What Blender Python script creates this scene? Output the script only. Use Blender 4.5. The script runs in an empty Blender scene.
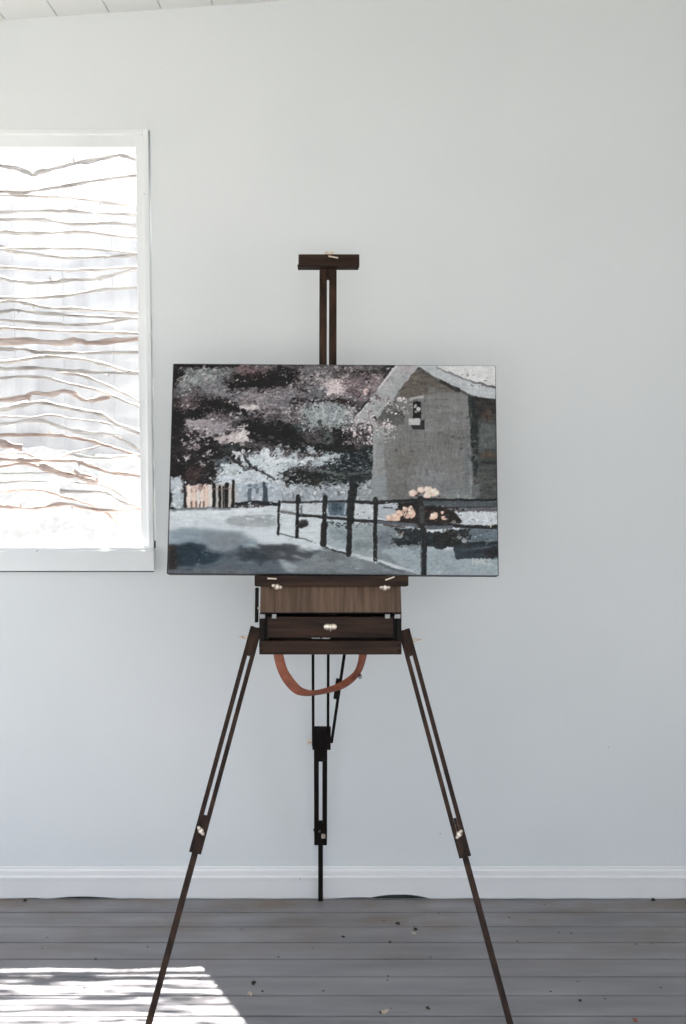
import bpy, bmesh, math, random
import numpy as np
from mathutils import Vector, Matrix

R = math.radians
random.seed(4)
scene = bpy.context.scene
COL = scene.collection

# ---------------------------------------------------------------- camera (a 35 mm lens on a portrait frame, looking slightly down)
FPX, TILT, CAMH = 995.0, R(4.14), 1.541
cd = bpy.data.cameras.new('camera'); cam = bpy.data.objects.new('camera', cd); COL.objects.link(cam)
cam.location = (0, 0, CAMH); cam.rotation_euler = (R(90)-TILT, 0, 0)
cd.sensor_fit = 'VERTICAL'; cd.sensor_height = 36.0; cd.sensor_width = 24.0; cd.lens = FPX/1024*36
cd.clip_start = 0.05; cd.clip_end = 200
scene.camera = cam
EYE = Vector((0, 0, CAMH)); FWD = Vector((0, math.cos(TILT), -math.sin(TILT))); DN = Vector((0, -math.sin(TILT), -math.cos(TILT)))

def ray(px, py): return FWD+Vector((1, 0, 0))*((px-343)/FPX)+DN*((py-512)/FPX)
def at(px, py, Y):                       # measured point of the photo on the upright plane y = Y
    r = ray(px, py); return EYE+r*(Y/r.y)
def at_floor(px, py, z=0.0):
    r = ray(px, py); return EYE+r*((z-CAMH)/r.z)
def at_plane(px, py, p0, n):
    r = ray(px, py); return EYE+r*((p0-EYE).dot(n)/r.dot(n))
def project(p):
    v = Vector(p)-EYE; d = v.dot(FWD); return 343+FPX*v.x/d, 512+FPX*v.dot(DN)/d

# ---------------------------------------------------------------- mesh helpers
class MB:
    def __init__(s): s.bm = bmesh.new()
    def obox(s, c, ax, ay, az, bev=0.0):          # box from its centre and three half-axis vectors
        c = Vector(c); ax, ay, az = Vector(ax), Vector(ay), Vector(az)
        t = bmesh.new()
        vs = [t.verts.new(c+ax*i+ay*j+az*k) for i in (-1, 1) for j in (-1, 1) for k in (-1, 1)]
        for f in ((0, 1, 3, 2), (4, 6, 7, 5), (0, 4, 5, 1), (2, 3, 7, 6), (0, 2, 6, 4), (1, 5, 7, 3)):
            t.faces.new([vs[i] for i in f])
        bmesh.ops.recalc_face_normals(t, faces=t.faces)
        if bev > 0:
            bmesh.ops.bevel(t, geom=list(t.edges), offset=bev, segments=2, profile=0.5, affect='EDGES')
        s.add(t); return s
    def box(s, x0, x1, y0, y1, z0, z1, bev=0.0):
        return s.obox(((x0+x1)/2, (y0+y1)/2, (z0+z1)/2), ((x1-x0)/2, 0, 0), (0, (y1-y0)/2, 0), (0, 0, (z1-z0)/2), bev)
    def add(s, t):
        me = bpy.data.meshes.new('t'); t.to_mesh(me); t.free(); s.bm.from_mesh(me); bpy.data.meshes.remove(me)
    def tube(s, pts, rad, n=10, cap=True, squash=None):
        pts = [Vector(p) for p in pts]; m = len(pts)
        if not hasattr(rad, '__len__'): rad = [rad]*m
        t = bmesh.new(); rings = []; prev = None
        for i, p in enumerate(pts):
            d = (pts[min(i+1, m-1)]-pts[max(i-1, 0)]).normalized()
            if prev is None: u = d.orthogonal().normalized()
            else: u = (prev-d*prev.dot(d)).normalized()
            prev = u; v = d.cross(u)
            rings.append([t.verts.new(p+(u*math.cos(a)+v*math.sin(a))*rad[i]) for a in [2*math.pi*k/n for k in range(n)]])
        for a, b in zip(rings[:-1], rings[1:]):
            for k in range(n): t.faces.new((a[k], a[(k+1) % n], b[(k+1) % n], b[k]))
        if cap: t.faces.new(rings[0][::-1]); t.faces.new(rings[-1])
        bmesh.ops.recalc_face_normals(t, faces=t.faces)
        s.add(t); return s
    def cyl(s, a, b, r, n=16): return s.tube([a, b], r, n)
    def ball(s, c, ax, ay, az, seg=14):
        t = bmesh.new(); bmesh.ops.create_uvsphere(t, u_segments=seg, v_segments=max(6, seg//2+1), radius=1)
        ax, ay, az = Vector(ax), Vector(ay), Vector(az); c = Vector(c)
        for v in t.verts: v.co = c+ax*v.co.x+ay*v.co.y+az*v.co.z
        bmesh.ops.recalc_face_normals(t, faces=t.faces)
        s.add(t); return s
    def build(s, name, mat, parent=None, smooth=False):
        me = bpy.data.meshes.new(name); s.bm.to_mesh(me); s.bm.free()
        if mat: me.materials.append(mat)
        o = bpy.data.objects.new(name, me); COL.objects.link(o)
        if smooth:
            for p in me.polygons: p.use_smooth = True
            try: me.set_sharp_from_angle(angle=R(40))
            except Exception: pass
        if parent:
            o.parent = parent; o.matrix_parent_inverse = Matrix.Translation(-parent.location)
        return o

def thing(name, label, cat, loc=(0, 0, 0), group=None):
    o = bpy.data.objects.new(name, None); COL.objects.link(o); o.location = loc; o.empty_display_size = 0.1
    o['label'] = label; o['category'] = cat
    if group: o['group'] = group
    return o
def tag(o, label, cat, group=None):
    o['label'] = label; o['category'] = cat
    if group: o['group'] = group
    return o
def struct(o, label, cat):
    o['kind'] = 'structure'; o['label'] = label; o['category'] = cat; return o

# ---------------------------------------------------------------- materials
def s2l(c):
    c = np.asarray(c, float)/255.0
    return np.where(c <= 0.04045, c/12.92, ((c+0.055)/1.055)**2.4)
def newmat(name):
    m = bpy.data.materials.new(name); m.use_nodes = True; nt = m.node_tree; nt.nodes.clear()
    out = nt.nodes.new('ShaderNodeOutputMaterial'); return m, nt, out
def noise_mat(name, c1, c2, scale=(4, 4, 4), rough=0.5, bump=0.0, bscale=None, detail=6, spec=0.5, metallic=0.0, lo=0.35, hi=0.65, dots=None):
    m, nt, out = newmat(name); N = nt.nodes.new; L = nt.links.new
    b = N('ShaderNodeBsdfPrincipled'); L(b.outputs[0], out.inputs[0])
    b.inputs['Roughness'].default_value = rough; b.inputs['Metallic'].default_value = metallic; b.inputs['Specular IOR Level'].default_value = spec
    tc = N('ShaderNodeTexCoord'); mp = N('ShaderNodeMapping'); mp.inputs['Scale'].default_value = scale
    L(tc.outputs['Object'], mp.inputs[0])
    n = N('ShaderNodeTexNoise'); n.inputs['Detail'].default_value = detail; n.inputs['Scale'].default_value = 1.0; L(mp.outputs[0], n.inputs['Vector'])
    r = N('ShaderNodeValToRGB'); r.color_ramp.elements[0].position = lo; r.color_ramp.elements[1].position = hi
    r.color_ramp.elements[0].color = (*s2l(c1), 1); r.color_ramp.elements[1].color = (*s2l(c2), 1)
    L(n.outputs['Fac'], r.inputs[0]); colour = r.outputs[0]
    if dots:                                   # sparse specks of dirt: (cell scale, radius, colour, threshold)
        v = N('ShaderNodeTexVoronoi'); v.inputs['Scale'].default_value = dots[0]; v.inputs['Randomness'].default_value = 1.0; L(tc.outputs['Object'], v.inputs['Vector'])
        lt = N('ShaderNodeMath'); lt.operation = 'LESS_THAN'; lt.inputs[1].default_value = dots[1]; L(v.outputs['Distance'], lt.inputs[0])
        sp = N('ShaderNodeSeparateColor'); L(v.outputs['Color'], sp.inputs[0])
        gt = N('ShaderNodeMath'); gt.operation = 'GREATER_THAN'; gt.inputs[1].default_value = dots[3]; L(sp.outputs[0], gt.inputs[0])
        mu = N('ShaderNodeMath'); mu.operation = 'MULTIPLY'; L(lt.outputs[0], mu.inputs[0]); L(gt.outputs[0], mu.inputs[1])
        mx = N('ShaderNodeMix'); mx.data_type = 'RGBA'; L(mu.outputs[0], mx.inputs[0]); L(colour, mx.inputs[6]); mx.inputs[7].default_value = (*s2l(dots[2]), 1)
        colour = mx.outputs[2]
    L(colour, b.inputs['Base Color'])
    if bump:
        n2 = N('ShaderNodeTexNoise'); n2.inputs['Scale'].default_value = 1.0; n2.inputs['Detail'].default_value = 5
        mp2 = N('ShaderNodeMapping'); mp2.inputs['Scale'].default_value = bscale or scale; L(tc.outputs['Object'], mp2.inputs[0]); L(mp2.outputs[0], n2.inputs['Vector'])
        bp = N('ShaderNodeBump'); bp.inputs['Strength'].default_value = bump; bp.inputs['Distance'].default_value = 0.004; L(n2.outputs['Fac'], bp.inputs['Height']); L(bp.outputs[0], b.inputs['Normal'])
    return m

M = {}
M['wall'] = noise_mat('wall paint', (224, 227, 227), (229, 231, 231), (1.2, 1.2, 1.2), 0.6, 0.25, (14, 14, 14), spec=0.3, dots=(9, 0.02, (150, 148, 142), 0.8))
M['ceiling'] = noise_mat('ceiling paint', (228, 228, 226), (233, 233, 231), (2, 2, 2), 0.6, 0.2, (10, 10, 10), spec=0.3)
M['trim'] = noise_mat('gloss trim paint', (233, 232, 231), (239, 238, 236), (3, 3, 3), 0.35, 0.12, (30, 6, 30), spec=0.5, dots=(14, 0.03, (120, 116, 110), 0.9))
M['frame'] = noise_mat('window paint', (230, 232, 232), (237, 238, 238), (4, 4, 4), 0.4, 0.15, (40, 40, 40), spec=0.4, dots=(22, 0.06, (130, 130, 128), 0.93))
M['gap'] = noise_mat('dark gap', (34, 38, 38), (56, 60, 58), (30, 30, 30), 0.9)  # dark tone painted in for the shade inside gaps
M['wood'] = noise_mat('dark stained beech', (32, 20, 14), (64, 44, 32), (5, 60, 60), 0.55, 0.25, (8, 120, 120), spec=0.2)
M['woodv'] = noise_mat('dark stained beech upright', (34, 22, 15), (66, 45, 33), (60, 60, 5), 0.55, 0.25, (120, 120, 8), spec=0.2)
M['black'] = noise_mat('black stained wood', (16, 13, 12), (30, 24, 21), (60, 60, 6), 0.6, 0.2, (90, 90, 8), spec=0.15)
M['lid'] = noise_mat('brown veneer', (78, 58, 44), (112, 88, 70), (90, 12, 5), 0.45, 0.15, (160, 20, 8), spec=0.4)
M['brass'] = noise_mat('brass', (222, 204, 184), (240, 228, 214), (60, 60, 60), 0.35, metallic=0.6)
M['steel'] = noise_mat('steel', (120, 120, 120), (150, 150, 150), (60, 60, 60), 0.4, metallic=0.7)
M['leather'] = noise_mat('tan leather', (124, 66, 46), (160, 92, 66), (40, 40, 40), 0.5, 0.3, (160, 160, 160))
M['canvas'] = noise_mat('dark painted canvas edge', (34, 33, 34), (62, 60, 60), (30, 60, 60), 0.6, 0.3, (300, 300, 300))
M['pine'] = noise_mat('pale stretcher wood', (176, 150, 118), (200, 174, 140), (4, 40, 40), 0.6)
M['bark'] = noise_mat('weathered bark', (140, 134, 130), (188, 184, 180), (14, 60, 60), 0.85, 0.6, (60, 120, 120))
M['redbark'] = noise_mat('red brown bark', (140, 118, 108), (182, 164, 154), (14, 60, 60), 0.85, 0.6, (60, 120, 120))
M['post'] = noise_mat('grey post', (140, 134, 128), (170, 164, 158), (30, 30, 4), 0.85, 0.4)
M['fence'] = noise_mat('grey fence boards', (136, 136, 138), (156, 156, 157), (14, 14, 1.5), 0.9, 0.3)
M['sand'] = noise_mat('pale gravel', (174, 170, 164), (194, 190, 184), (30, 30, 30), 0.95, 0.5, (80, 80, 80))
M['ground'] = noise_mat('dry ground', (128, 126, 121), (146, 144, 139), (2, 2, 2), 0.95)
M['crumb'] = noise_mat('dirt crumb', (34, 30, 28), (58, 52, 48), (300, 300, 300), 0.9)
M['chip'] = noise_mat('pale wood chip', (176, 156, 136), (208, 190, 170), (300, 300, 300), 0.8)
M['red'] = noise_mat('red brown crumb', (130, 74, 60), (160, 100, 84), (300, 300, 300), 0.8)

def floor_mat():
    m, nt, out = newmat('grey floor paint'); N = nt.nodes.new; L = nt.links.new
    b = N('ShaderNodeBsdfPrincipled'); L(b.outputs[0], out.inputs[0]); b.inputs['Specular IOR Level'].default_value = 0.4
    tc = N('ShaderNodeTexCoord')
    def nz(scale, det=6):
        mp = N('ShaderNodeMapping'); mp.inputs['Scale'].default_value = scale; L(tc.outputs['Object'], mp.inputs[0])
        n = N('ShaderNodeTexNoise'); n.inputs['Scale'].default_value = 1; n.inputs['Detail'].default_value = det; L(mp.outputs[0], n.inputs['Vector']); return n.outputs['Fac']
    def ramp(f, a, c, p0, p1):
        r = N('ShaderNodeValToRGB'); r.color_ramp.elements[0].position = p0; r.color_ramp.elements[1].position = p1
        r.color_ramp.elements[0].color = (*s2l(a), 1); r.color_ramp.elements[1].color = (*s2l(c), 1); L(f, r.inputs[0]); return r.outputs[0]
    base = ramp(nz((2, 14, 2)), FLOOR_A, FLOOR_B, 0.3, 0.7)
    stain = N('ShaderNodeMix'); stain.data_type = 'RGBA'
    # brown wear that is strongest along the wall
    sx = N('ShaderNodeSeparateXYZ'); L(tc.outputs['Object'], sx.inputs[0])
    mr = N('ShaderNodeMapRange'); mr.inputs[1].default_value = 2.75; mr.inputs[2].default_value = 3.25; mr.inputs[3].default_value = 0.12; mr.inputs[4].default_value = 0.95; L(sx.outputs[1], mr.inputs[0])
    pr = N('ShaderNodeMapRange'); pr.inputs[1].default_value = 0.42; pr.inputs[2].default_value = 0.68; L(nz((3.5, 7, 3), 8), pr.inputs[0])
    mu = N('ShaderNodeMath'); mu.operation = 'MULTIPLY'; L(mr.outputs[0], mu.inputs[0]); L(pr.outputs[0], mu.inputs[1])
    L(mu.outputs[0], stain.inputs[0]); L(base, stain.inputs[6]); stain.inputs[7].default_value = (*s2l((118, 104, 94)), 1)
    # small scuffs and chips
    v = N('ShaderNodeTexVoronoi'); v.inputs['Scale'].default_value = 22; L(tc.outputs['Object'], v.inputs['Vector'])
    lt = N('ShaderNodeMath'); lt.operation = 'LESS_THAN'; lt.inputs[1].default_value = 0.09; L(v.outputs['Distance'], lt.inputs[0])
    sp = N('ShaderNodeSeparateColor'); L(v.outputs['Color'], sp.inputs[0])
    gt = N('ShaderNodeMath'); gt.operation = 'GREATER_THAN'; gt.inputs[1].default_value = 0.72; L(sp.outputs[0], gt.inputs[0])
    m2 = N('ShaderNodeMath'); m2.operation = 'MULTIPLY'; L(lt.outputs[0], m2.inputs[0]); L(gt.outputs[0], m2.inputs[1])
    mx = N('ShaderNodeMix'); mx.data_type = 'RGBA'; L(m2.outputs[0], mx.inputs[0]); L(stain.outputs[2], mx.inputs[6]); mx.inputs[7].default_value = (*s2l((78, 68, 64)), 1)
    L(mx.outputs[2], b.inputs['Base Color'])
    rr = N('ShaderNodeMapRange'); rr.inputs[3].default_value = 0.38; rr.inputs[4].default_value = 0.62; L(nz((4, 20, 4)), rr.inputs[0]); L(rr.outputs[0], b.inputs['Roughness'])
    bp = N('ShaderNodeBump'); bp.inputs['Strength'].default_value = 0.25; bp.inputs['Distance'].default_value = 0.003; L(nz((6, 60, 6)), bp.inputs['Height']); L(bp.outputs[0], b.inputs['Normal'])
    return m
FLOOR_A, FLOOR_B = (121, 119, 122), (150, 147, 150)
M['floor'] = floor_mat()

def glass_mat():                       # a pane with a film of dust and paint splashes
    m, nt, out = newmat('dusty glass'); N = nt.nodes.new; L = nt.links.new
    tr = N('ShaderNodeBsdfTransparent'); tl = N('ShaderNodeBsdfTranslucent'); tl.inputs[0].default_value = (0.9, 0.9, 0.9, 1)
    tc = N('ShaderNodeTexCoord'); mp = N('ShaderNodeMapping'); mp.inputs['Scale'].default_value = (5, 5, 4); L(tc.outputs['Object'], mp.inputs[0])
    n = N('ShaderNodeTexNoise'); n.inputs['Scale'].default_value = 1; n.inputs['Detail'].default_value = 9; n.inputs['Roughness'].default_value = 0.65; L(mp.outputs[0], n.inputs['Vector'])
    mr = N('ShaderNodeMapRange'); mr.inputs[1].default_value = 0.35; mr.inputs[2].default_value = 0.75; mr.inputs[3].default_value = DUST[0]; mr.inputs[4].default_value = DUST[1]; L(n.outputs['Fac'], mr.inputs[0])
    v = N('ShaderNodeTexVoronoi'); v.inputs['Scale'].default_value = 26; L(tc.outputs['Object'], v.inputs['Vector'])
    lt = N('ShaderNodeMath'); lt.operation = 'LESS_THAN'; lt.inputs[1].default_value = 0.14; L(v.outputs['Distance'], lt.inputs[0])
    sp = N('ShaderNodeSeparateColor'); L(v.outputs['Color'], sp.inputs[0])
    gt = N('ShaderNodeMath'); gt.operation = 'GREATER_THAN'; gt.inputs[1].default_value = 0.86; L(sp.outputs[0], gt.inputs[0])
    mu = N('ShaderNodeMath'); mu.operation = 'MULTIPLY'; L(lt.outputs[0], mu.inputs[0]); L(gt.outputs[0], mu.inputs[1])
    ad = N('ShaderNodeMath'); ad.operation = 'MULTIPLY_ADD'; L(mu.outputs[0], ad.inputs[0]); ad.inputs[1].default_value = 0.1; L(mr.outputs[0], ad.inputs[2])
    mx = N('ShaderNodeMixShader'); L(ad.outputs[0], mx.inputs[0]); L(tr.outputs[0], mx.inputs[1]); L(tl.outputs[0], mx.inputs[2])
    gl = N('ShaderNodeBsdfGlossy'); gl.inputs['Roughness'].default_value = 0.03
    m2 = N('ShaderNodeMixShader'); m2.inputs[0].default_value = 0.04; L(mx.outputs[0], m2.inputs[1]); L(gl.outputs[0], m2.inputs[2]); L(m2.outputs[0], out.inputs[0])
    return m
DUST = (0.012, 0.034)
M['glass'] = glass_mat()

def paint_mat():
    m, nt, out = newmat('oil paint'); N = nt.nodes.new; L = nt.links.new
    b = N('ShaderNodeBsdfPrincipled'); L(b.outputs[0], out.inputs[0]); b.inputs['Roughness'].default_value = 0.5; b.inputs['Specular IOR Level'].default_value = 0.25
    a = N('ShaderNodeAttribute'); a.attribute_name = 'paint'; L(a.outputs['Color'], b.inputs['Base Color'])
    tc = N('ShaderNodeTexCoord'); n = N('ShaderNodeTexNoise'); n.inputs['Scale'].default_value = 260; n.inputs['Detail'].default_value = 3; L(tc.outputs['Object'], n.inputs['Vector'])
    bp = N('ShaderNodeBump'); bp.inputs['Strength'].default_value = 0.2; bp.inputs['Distance'].default_value = 0.001; L(n.outputs['Fac'], bp.inputs['Height']); L(bp.outputs[0], b.inputs['Normal'])
    return m
M['paint'] = paint_mat()

# tuning
SUN, SKY, EXPO, PAINT_GAIN = 37.0, 2.3, 0.12, 1.03
SKY_H, SKY_Z = (0.97, 1.0, 1.06, 1), (0.74, 0.88, 1.10, 1)

# ---------------------------------------------------------------- the oil painting, stroke by stroke
def paint_canvas(SC=1.5):
    W, Hh = int(326*SC), int(211*SC)
    rng = np.random.default_rng(7)
    jj, ii = np.meshgrid(np.arange(W), np.arange(Hh))
    VV = 364.2 + (ii+0.5)/Hh*210.6
    f = (VV-364.2)/210.6
    XL = 172.0 - 4.6*f; XR = 494.8 + 4.6*f
    UU = XL + (jj+0.5)/W*(XR-XL)
    img = np.zeros((Hh, W, 3)); img[:] = (98, 90, 92)

    def noise(sx, sy, oct=3, seed=0):
        r = np.random.default_rng(seed)
        out = np.zeros((Hh, W)); amp = 1.0; tot = 0
        for o in range(oct):
            px, py = max(sx*SC/2**o, 1.0), max(sy*SC/2**o, 1.0)
            gw, gh = int(W/px)+3, int(Hh/py)+3
            g = r.random((gh, gw))
            x = jj/px; y = ii/py
            x0 = x.astype(int); y0 = y.astype(int)
            tx = x-x0; ty = y-y0
            tx = tx*tx*(3-2*tx); ty = ty*ty*(3-2*ty)
            v = (g[y0, x0]*(1-tx)+g[y0, x0+1]*tx)*(1-ty)+(g[y0+1, x0]*(1-tx)+g[y0+1, x0+1]*tx)*ty
            out += v*amp; tot += amp; amp *= 0.55
        return out/tot*2-1
    WX = [noise(s, s, 3, 10+k) for k, s in enumerate((3, 6, 12))]
    WY = [noise(s, s, 3, 20+k) for k, s in enumerate((3, 6, 12))]
    FINE = noise(1.6, 1.2, 2, 31); STR_H = noise(9, 1.3, 2, 32); STR_V = noise(1.3, 9, 2, 33); MID = noise(5, 3.5, 3, 34)

    def warped(w):
        a = w
        return UU + a*(WX[0]*0.6+WX[1]*0.8), VV + a*(WY[0]*0.6+WY[1]*0.8)

    def comp(mask, col, tex=8, direction='m'):
        t = {'m': MID+0.7*FINE, 'h': STR_H+0.4*FINE, 'v': STR_V+0.4*FINE}[direction]*tex*1.4
        c = np.array(col, float)[None, None, :] + t[..., None]
        img[:] = img*(1-mask[..., None]) + c*mask[..., None]

    def sm(d, e): return np.clip(0.5-d/(2*e), 0, 1)

    def poly(pts, col, w=2.0, a=1.0, tex=8, d='m', clip=None):
        x, y = warped(w)
        inside = np.zeros((Hh, W), bool)
        n = len(pts)
        for k in range(n):
            x1, y1 = pts[k]; x2, y2 = pts[(k+1) % n]
            if y1 == y2: continue
            c = ((y1 > y) != (y2 > y)) & (x < (x2-x1)*(y-y1)/(y2-y1)+x1)
            inside ^= c
        m = inside.astype(float)
        # soften by a small box blur
        m = (m+np.roll(m, 1, 0)+np.roll(m, -1, 0)+np.roll(m, 1, 1)+np.roll(m, -1, 1))/5*a
        if clip is not None: m = m*clip
        comp(m, col, tex, d)

    def ell(cx, cy, rx, ry, col, ang=0, w=2.0, a=1.0, tex=12, d='m', soft=0.4):
        x, y = warped(w)
        x = x-cx; y = y-cy
        c, s = math.cos(ang), math.sin(ang)
        xr = x*c+y*s; yr = -x*s+y*c
        q = np.sqrt((xr/rx)**2+(yr/ry)**2)
        comp(np.clip((1-q)/soft+0.5, 0, 1)*a, col, tex, d)

    def line(pts, wd, col, w=0.7, a=1.0, tex=5, d='m'):
        x, y = warped(w)
        best = np.full((Hh, W), 1e9)
        for (p, q) in zip(pts[:-1], pts[1:]):
            dx, dy = q[0]-p[0], q[1]-p[1]
            t = np.clip(((x-p[0])*dx+(y-p[1])*dy)/(dx*dx+dy*dy+1e-9), 0, 1)
            best = np.minimum(best, np.hypot(x-p[0]-t*dx, y-p[1]-t*dy))
        comp(sm(best-wd/2, 0.5)*a, col, tex, d)

    def dabs(x0, y0, x1, y1, n, r0, r1, pal, asp=(0.35, 0.9), ang=(-1.2, 1.2), a=(0.6, 1.0), ok=None):
        for _ in range(n):
            cx, cy = rng.uniform(x0, x1), rng.uniform(y0, y1)
            if ok is not None and not ok(cx, cy):
                continue
            r = r0*(r1/r0)**rng.random()
            an = rng.uniform(*ang); sp = rng.uniform(*asp)
            c = np.array(pal[rng.integers(len(pal))], float)+rng.normal(0, 7)
            al = rng.uniform(*a)
            R = r*1.8+2
            f0 = (cy-364.2)/210.6
            xl = 172.0-4.6*f0; xr_ = 494.8+4.6*f0
            px = (cx-xl)/(xr_-xl)*W; py = f0*Hh; Rp = int(R*SC)+2
            a0, a1 = max(int(px)-Rp, 0), min(int(px)+Rp, W); b0, b1 = max(int(py)-Rp, 0), min(int(py)+Rp, Hh)
            if a1 <= a0 or b1 <= b0: continue
            sl = (slice(b0, b1), slice(a0, a1))
            x = UU[sl]+1.1*WX[0][sl]*min(r, 2)-cx; y = VV[sl]+1.1*WY[0][sl]*min(r, 2)-cy
            co, s = math.cos(an), math.sin(an)
            q = np.hypot((x*co+y*s)/r, (-x*s+y*co)/(r*sp))
            m = np.clip((1-q)/0.35+0.5, 0, 1)*al
            cc = c[None, None, :]+(FINE[sl]*9)[..., None]
            img[sl] = img[sl]*(1-m[..., None])+cc*m[..., None]

    def smear(x0, y0, x1, y1, n, r0, r1, off, jit, asp=(0.3, 0.8), ang=(-1.2, 1.2), a=(0.5, 0.95), ok=None):
        for _ in range(n):
            cx, cy = rng.uniform(x0, x1), rng.uniform(y0, y1)
            if ok is not None and not ok(cx, cy):
                continue
            sx, sy = cx+rng.normal(0, off), cy+rng.normal(0, off*0.6)
            f0 = (sy-364.2)/210.6
            i0 = int(min(max(f0*Hh, 0), Hh-1)); j0 = int(min(max((sx-172+4.6*f0)/(322.8+9.2*f0)*W, 0), W-1))
            dabs(cx, cy, cx+0.01, cy+0.01, 1, r0, r1, [tuple(img[i0, j0]+rng.normal(0, jit))], asp, ang, a)

    def blur(mask, kx, ky):
        b = img.copy()
        for ax, k in ((1, kx), (0, ky)):
            for _ in range(k):
                b = (np.roll(b, 1, ax)+2*b+np.roll(b, -1, ax))/4
        img[:] = img*(1-mask[..., None])+b*mask[..., None]

    DK = (36, 29, 29); DK2 = (28, 25, 25); MAUVE = (122, 108, 112); GREY = (112, 113, 117); PALE = (186, 192, 197)
    PINK = (178, 155, 154); GRN = (120, 126, 126); WHT = (200, 202, 203); TEAL = (38, 45, 48)
    # ---- canopy of the tree: ground tone and loose dabs
    comp(np.ones((Hh, W)), (84, 77, 79), 10)
    dabs(170, 362, 400, 490, 900, 1.5, 6, [(70, 63, 65), (96, 88, 90), (110, 101, 104), (62, 54, 54), (84, 80, 84)])
    # mid tones
    ell(202, 376, 28, 10, GRN, 0.1, 4); ell(240, 370, 18, 5, (104, 100, 101), 0, 3)
    ell(226, 395, 30, 9, GREY, 0.25, 4); ell(262, 402, 26, 12, MAUVE, -0.2, 4); ell(286, 398, 20, 11, (116, 112, 117), 0, 4)
    ell(250, 373, 14, 7, (120, 96, 99), 0.2, 4); ell(276, 367, 14, 2.5, (108, 98, 98), 0, 2)
    ell(312, 374, 20, 8, (108, 106, 106), 0, 4); ell(318, 393, 18, 7, (98, 100, 106), 0.1, 3)
    ell(360, 384, 24, 12, (124, 105, 109), -0.1, 4); ell(352, 373, 22, 5, (88, 82, 83), 0, 3)
    ell(190, 405, 12, 7, (98, 84, 86), 0, 4); ell(180, 392, 8, 6, (86, 86, 92), 0, 3)
    dabs(176, 366, 230, 386, 90, 1, 4, [GRN, (140, 144, 142), (98, 104, 105), (156, 156, 154), (92, 88, 90)], a=(0.5, 0.9))
    dabs(199, 386, 300, 412, 170, 1, 4, [GREY, MAUVE, (132, 122, 126), (98, 90, 94), (140, 134, 138)], a=(0.5, 0.9))
    dabs(296, 366, 388, 402, 190, 1, 4.2, [MAUVE, (112, 106, 108), (134, 118, 121), (92, 88, 92), (146, 136, 138), (78, 72, 74)], a=(0.5, 0.9))
    # dark masses
    poly([(171, 363), (240, 363), (238, 367.5), (205, 369), (186, 372), (180, 380), (171, 392)], DK, 2)
    ell(186, 382, 6, 9, (128, 132, 130), 0.5, 3); ell(190, 373, 9, 4, (122, 126, 125), 0.3, 3)
    ell(263, 381, 37, 9.5, DK, -0.10, 5); ell(284, 374, 15, 7.5, DK2, 0, 4); ell(236, 385, 12, 5, (38, 28, 30), 0.1, 3)
    ell(272, 375, 12, 5, (52, 50, 50), 0, 4, 0.7); line([(284, 374), (286, 380)], 2.2, (98, 98, 98))
    ell(216, 407, 20, 9, DK, 0.12, 5); ell(243, 413, 20, 5.5, DK2, 0.12, 3); ell(190, 416, 20, 5, DK2, -0.05, 4)
    ell(177, 404, 4, 8, (62, 52, 53), 0, 3); poly([(169, 408), (180, 412), (184, 440), (180, 470), (176, 500), (166, 500)], DK2, 3)
    ell(312, 377, 4.5, 4.5, (54, 44, 44), 0, 2); ell(294, 402, 5.5, 5, (48, 40, 42), 0, 2)
    line([(302, 403), (316, 400), (335, 400.5), (352, 402.5)], 4, (44, 33, 34), 1.5); line([(340, 402), (352, 404)], 3.5, (52, 32, 34), 1)
    line([(298, 390), (310, 394)], 1.6, (50, 44, 48), 1)
    line([(352, 371.5), (366, 372.5), (384, 370.5), (394, 366)], 4, (52, 48, 46), 1.6); ell(388, 368, 7, 4, (48, 52, 52), 0, 2); ell(367, 380, 3, 2.5, (62, 52, 58), 0, 1.5)
    poly([(240, 422), (262, 421), (290, 424), (312, 430), (340, 431), (352, 440), (352, 455), (330, 453), (306, 455), (282, 449), (256, 443), (240, 438)], DK2, 4)
    poly([(172, 432), (214, 434), (236, 446), (252, 450), (252, 470), (225, 486), (188, 488), (168, 500)], (40, 34, 34), 4)
    ell(318, 439, 16, 6, (82, 76, 76), 0.1, 3); ell(300, 431, 9, 4, (78, 88, 88), 0.4, 3)
    ell(226, 448, 12, 6, (56, 58, 58), 0.3, 3); ell(193, 476, 9, 9, (72, 54, 52), 0, 3); ell(181, 452, 5, 6, (64, 56, 57), 0, 2)
    dabs(172, 434, 240, 485, 80, 0.8, 3, [(60, 50, 50), (30, 27, 27), (72, 66, 66), (50, 54, 54)])
    dabs(250, 424, 350, 452, 80, 0.8, 3, [(50, 42, 42), (26, 24, 24), (60, 56, 56), (40, 44, 44)])
    # pale masses
    poly([(184, 424), (196, 421), (214, 421), (228, 424), (230, 431), (222, 436), (206, 439), (200, 432), (190, 430)], (150, 141, 145), 3, d='h')
    dabs(186, 421, 230, 434, 40, 0.8, 3, [(168, 158, 160), (136, 126, 130), (150, 140, 146)], ang=(-0.4, 0.3))
    dabs(195, 406, 228, 421, 45, 0.5, 1.6, [(158, 148, 148), (140, 124, 124), (120, 108, 110)])
    poly([(214, 440), (230, 437), (240, 427), (244, 425), (248, 436), (247, 443), (232, 444), (222, 447)], (182, 169, 169), 2.2, d='h')
    ell(243, 436, 4.5, 6, (206, 197, 194), 0.2, 2); dabs(216, 428, 249, 446, 24, 0.6, 2.2, [(202, 192, 190), (170, 152, 154), (150, 134, 136)], ang=(-0.6, 0.1))
    line([(240, 408), (250, 408), (257, 409)], 4, (190, 182, 182), 1.2); dabs(228, 400, 260, 411, 20, 0.6, 2, [(168, 158, 158), (190, 178, 176)])
    dabs(255, 392, 285, 410, 20, 0.6, 2.2, [(166, 150, 150), (182, 166, 164)])
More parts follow.
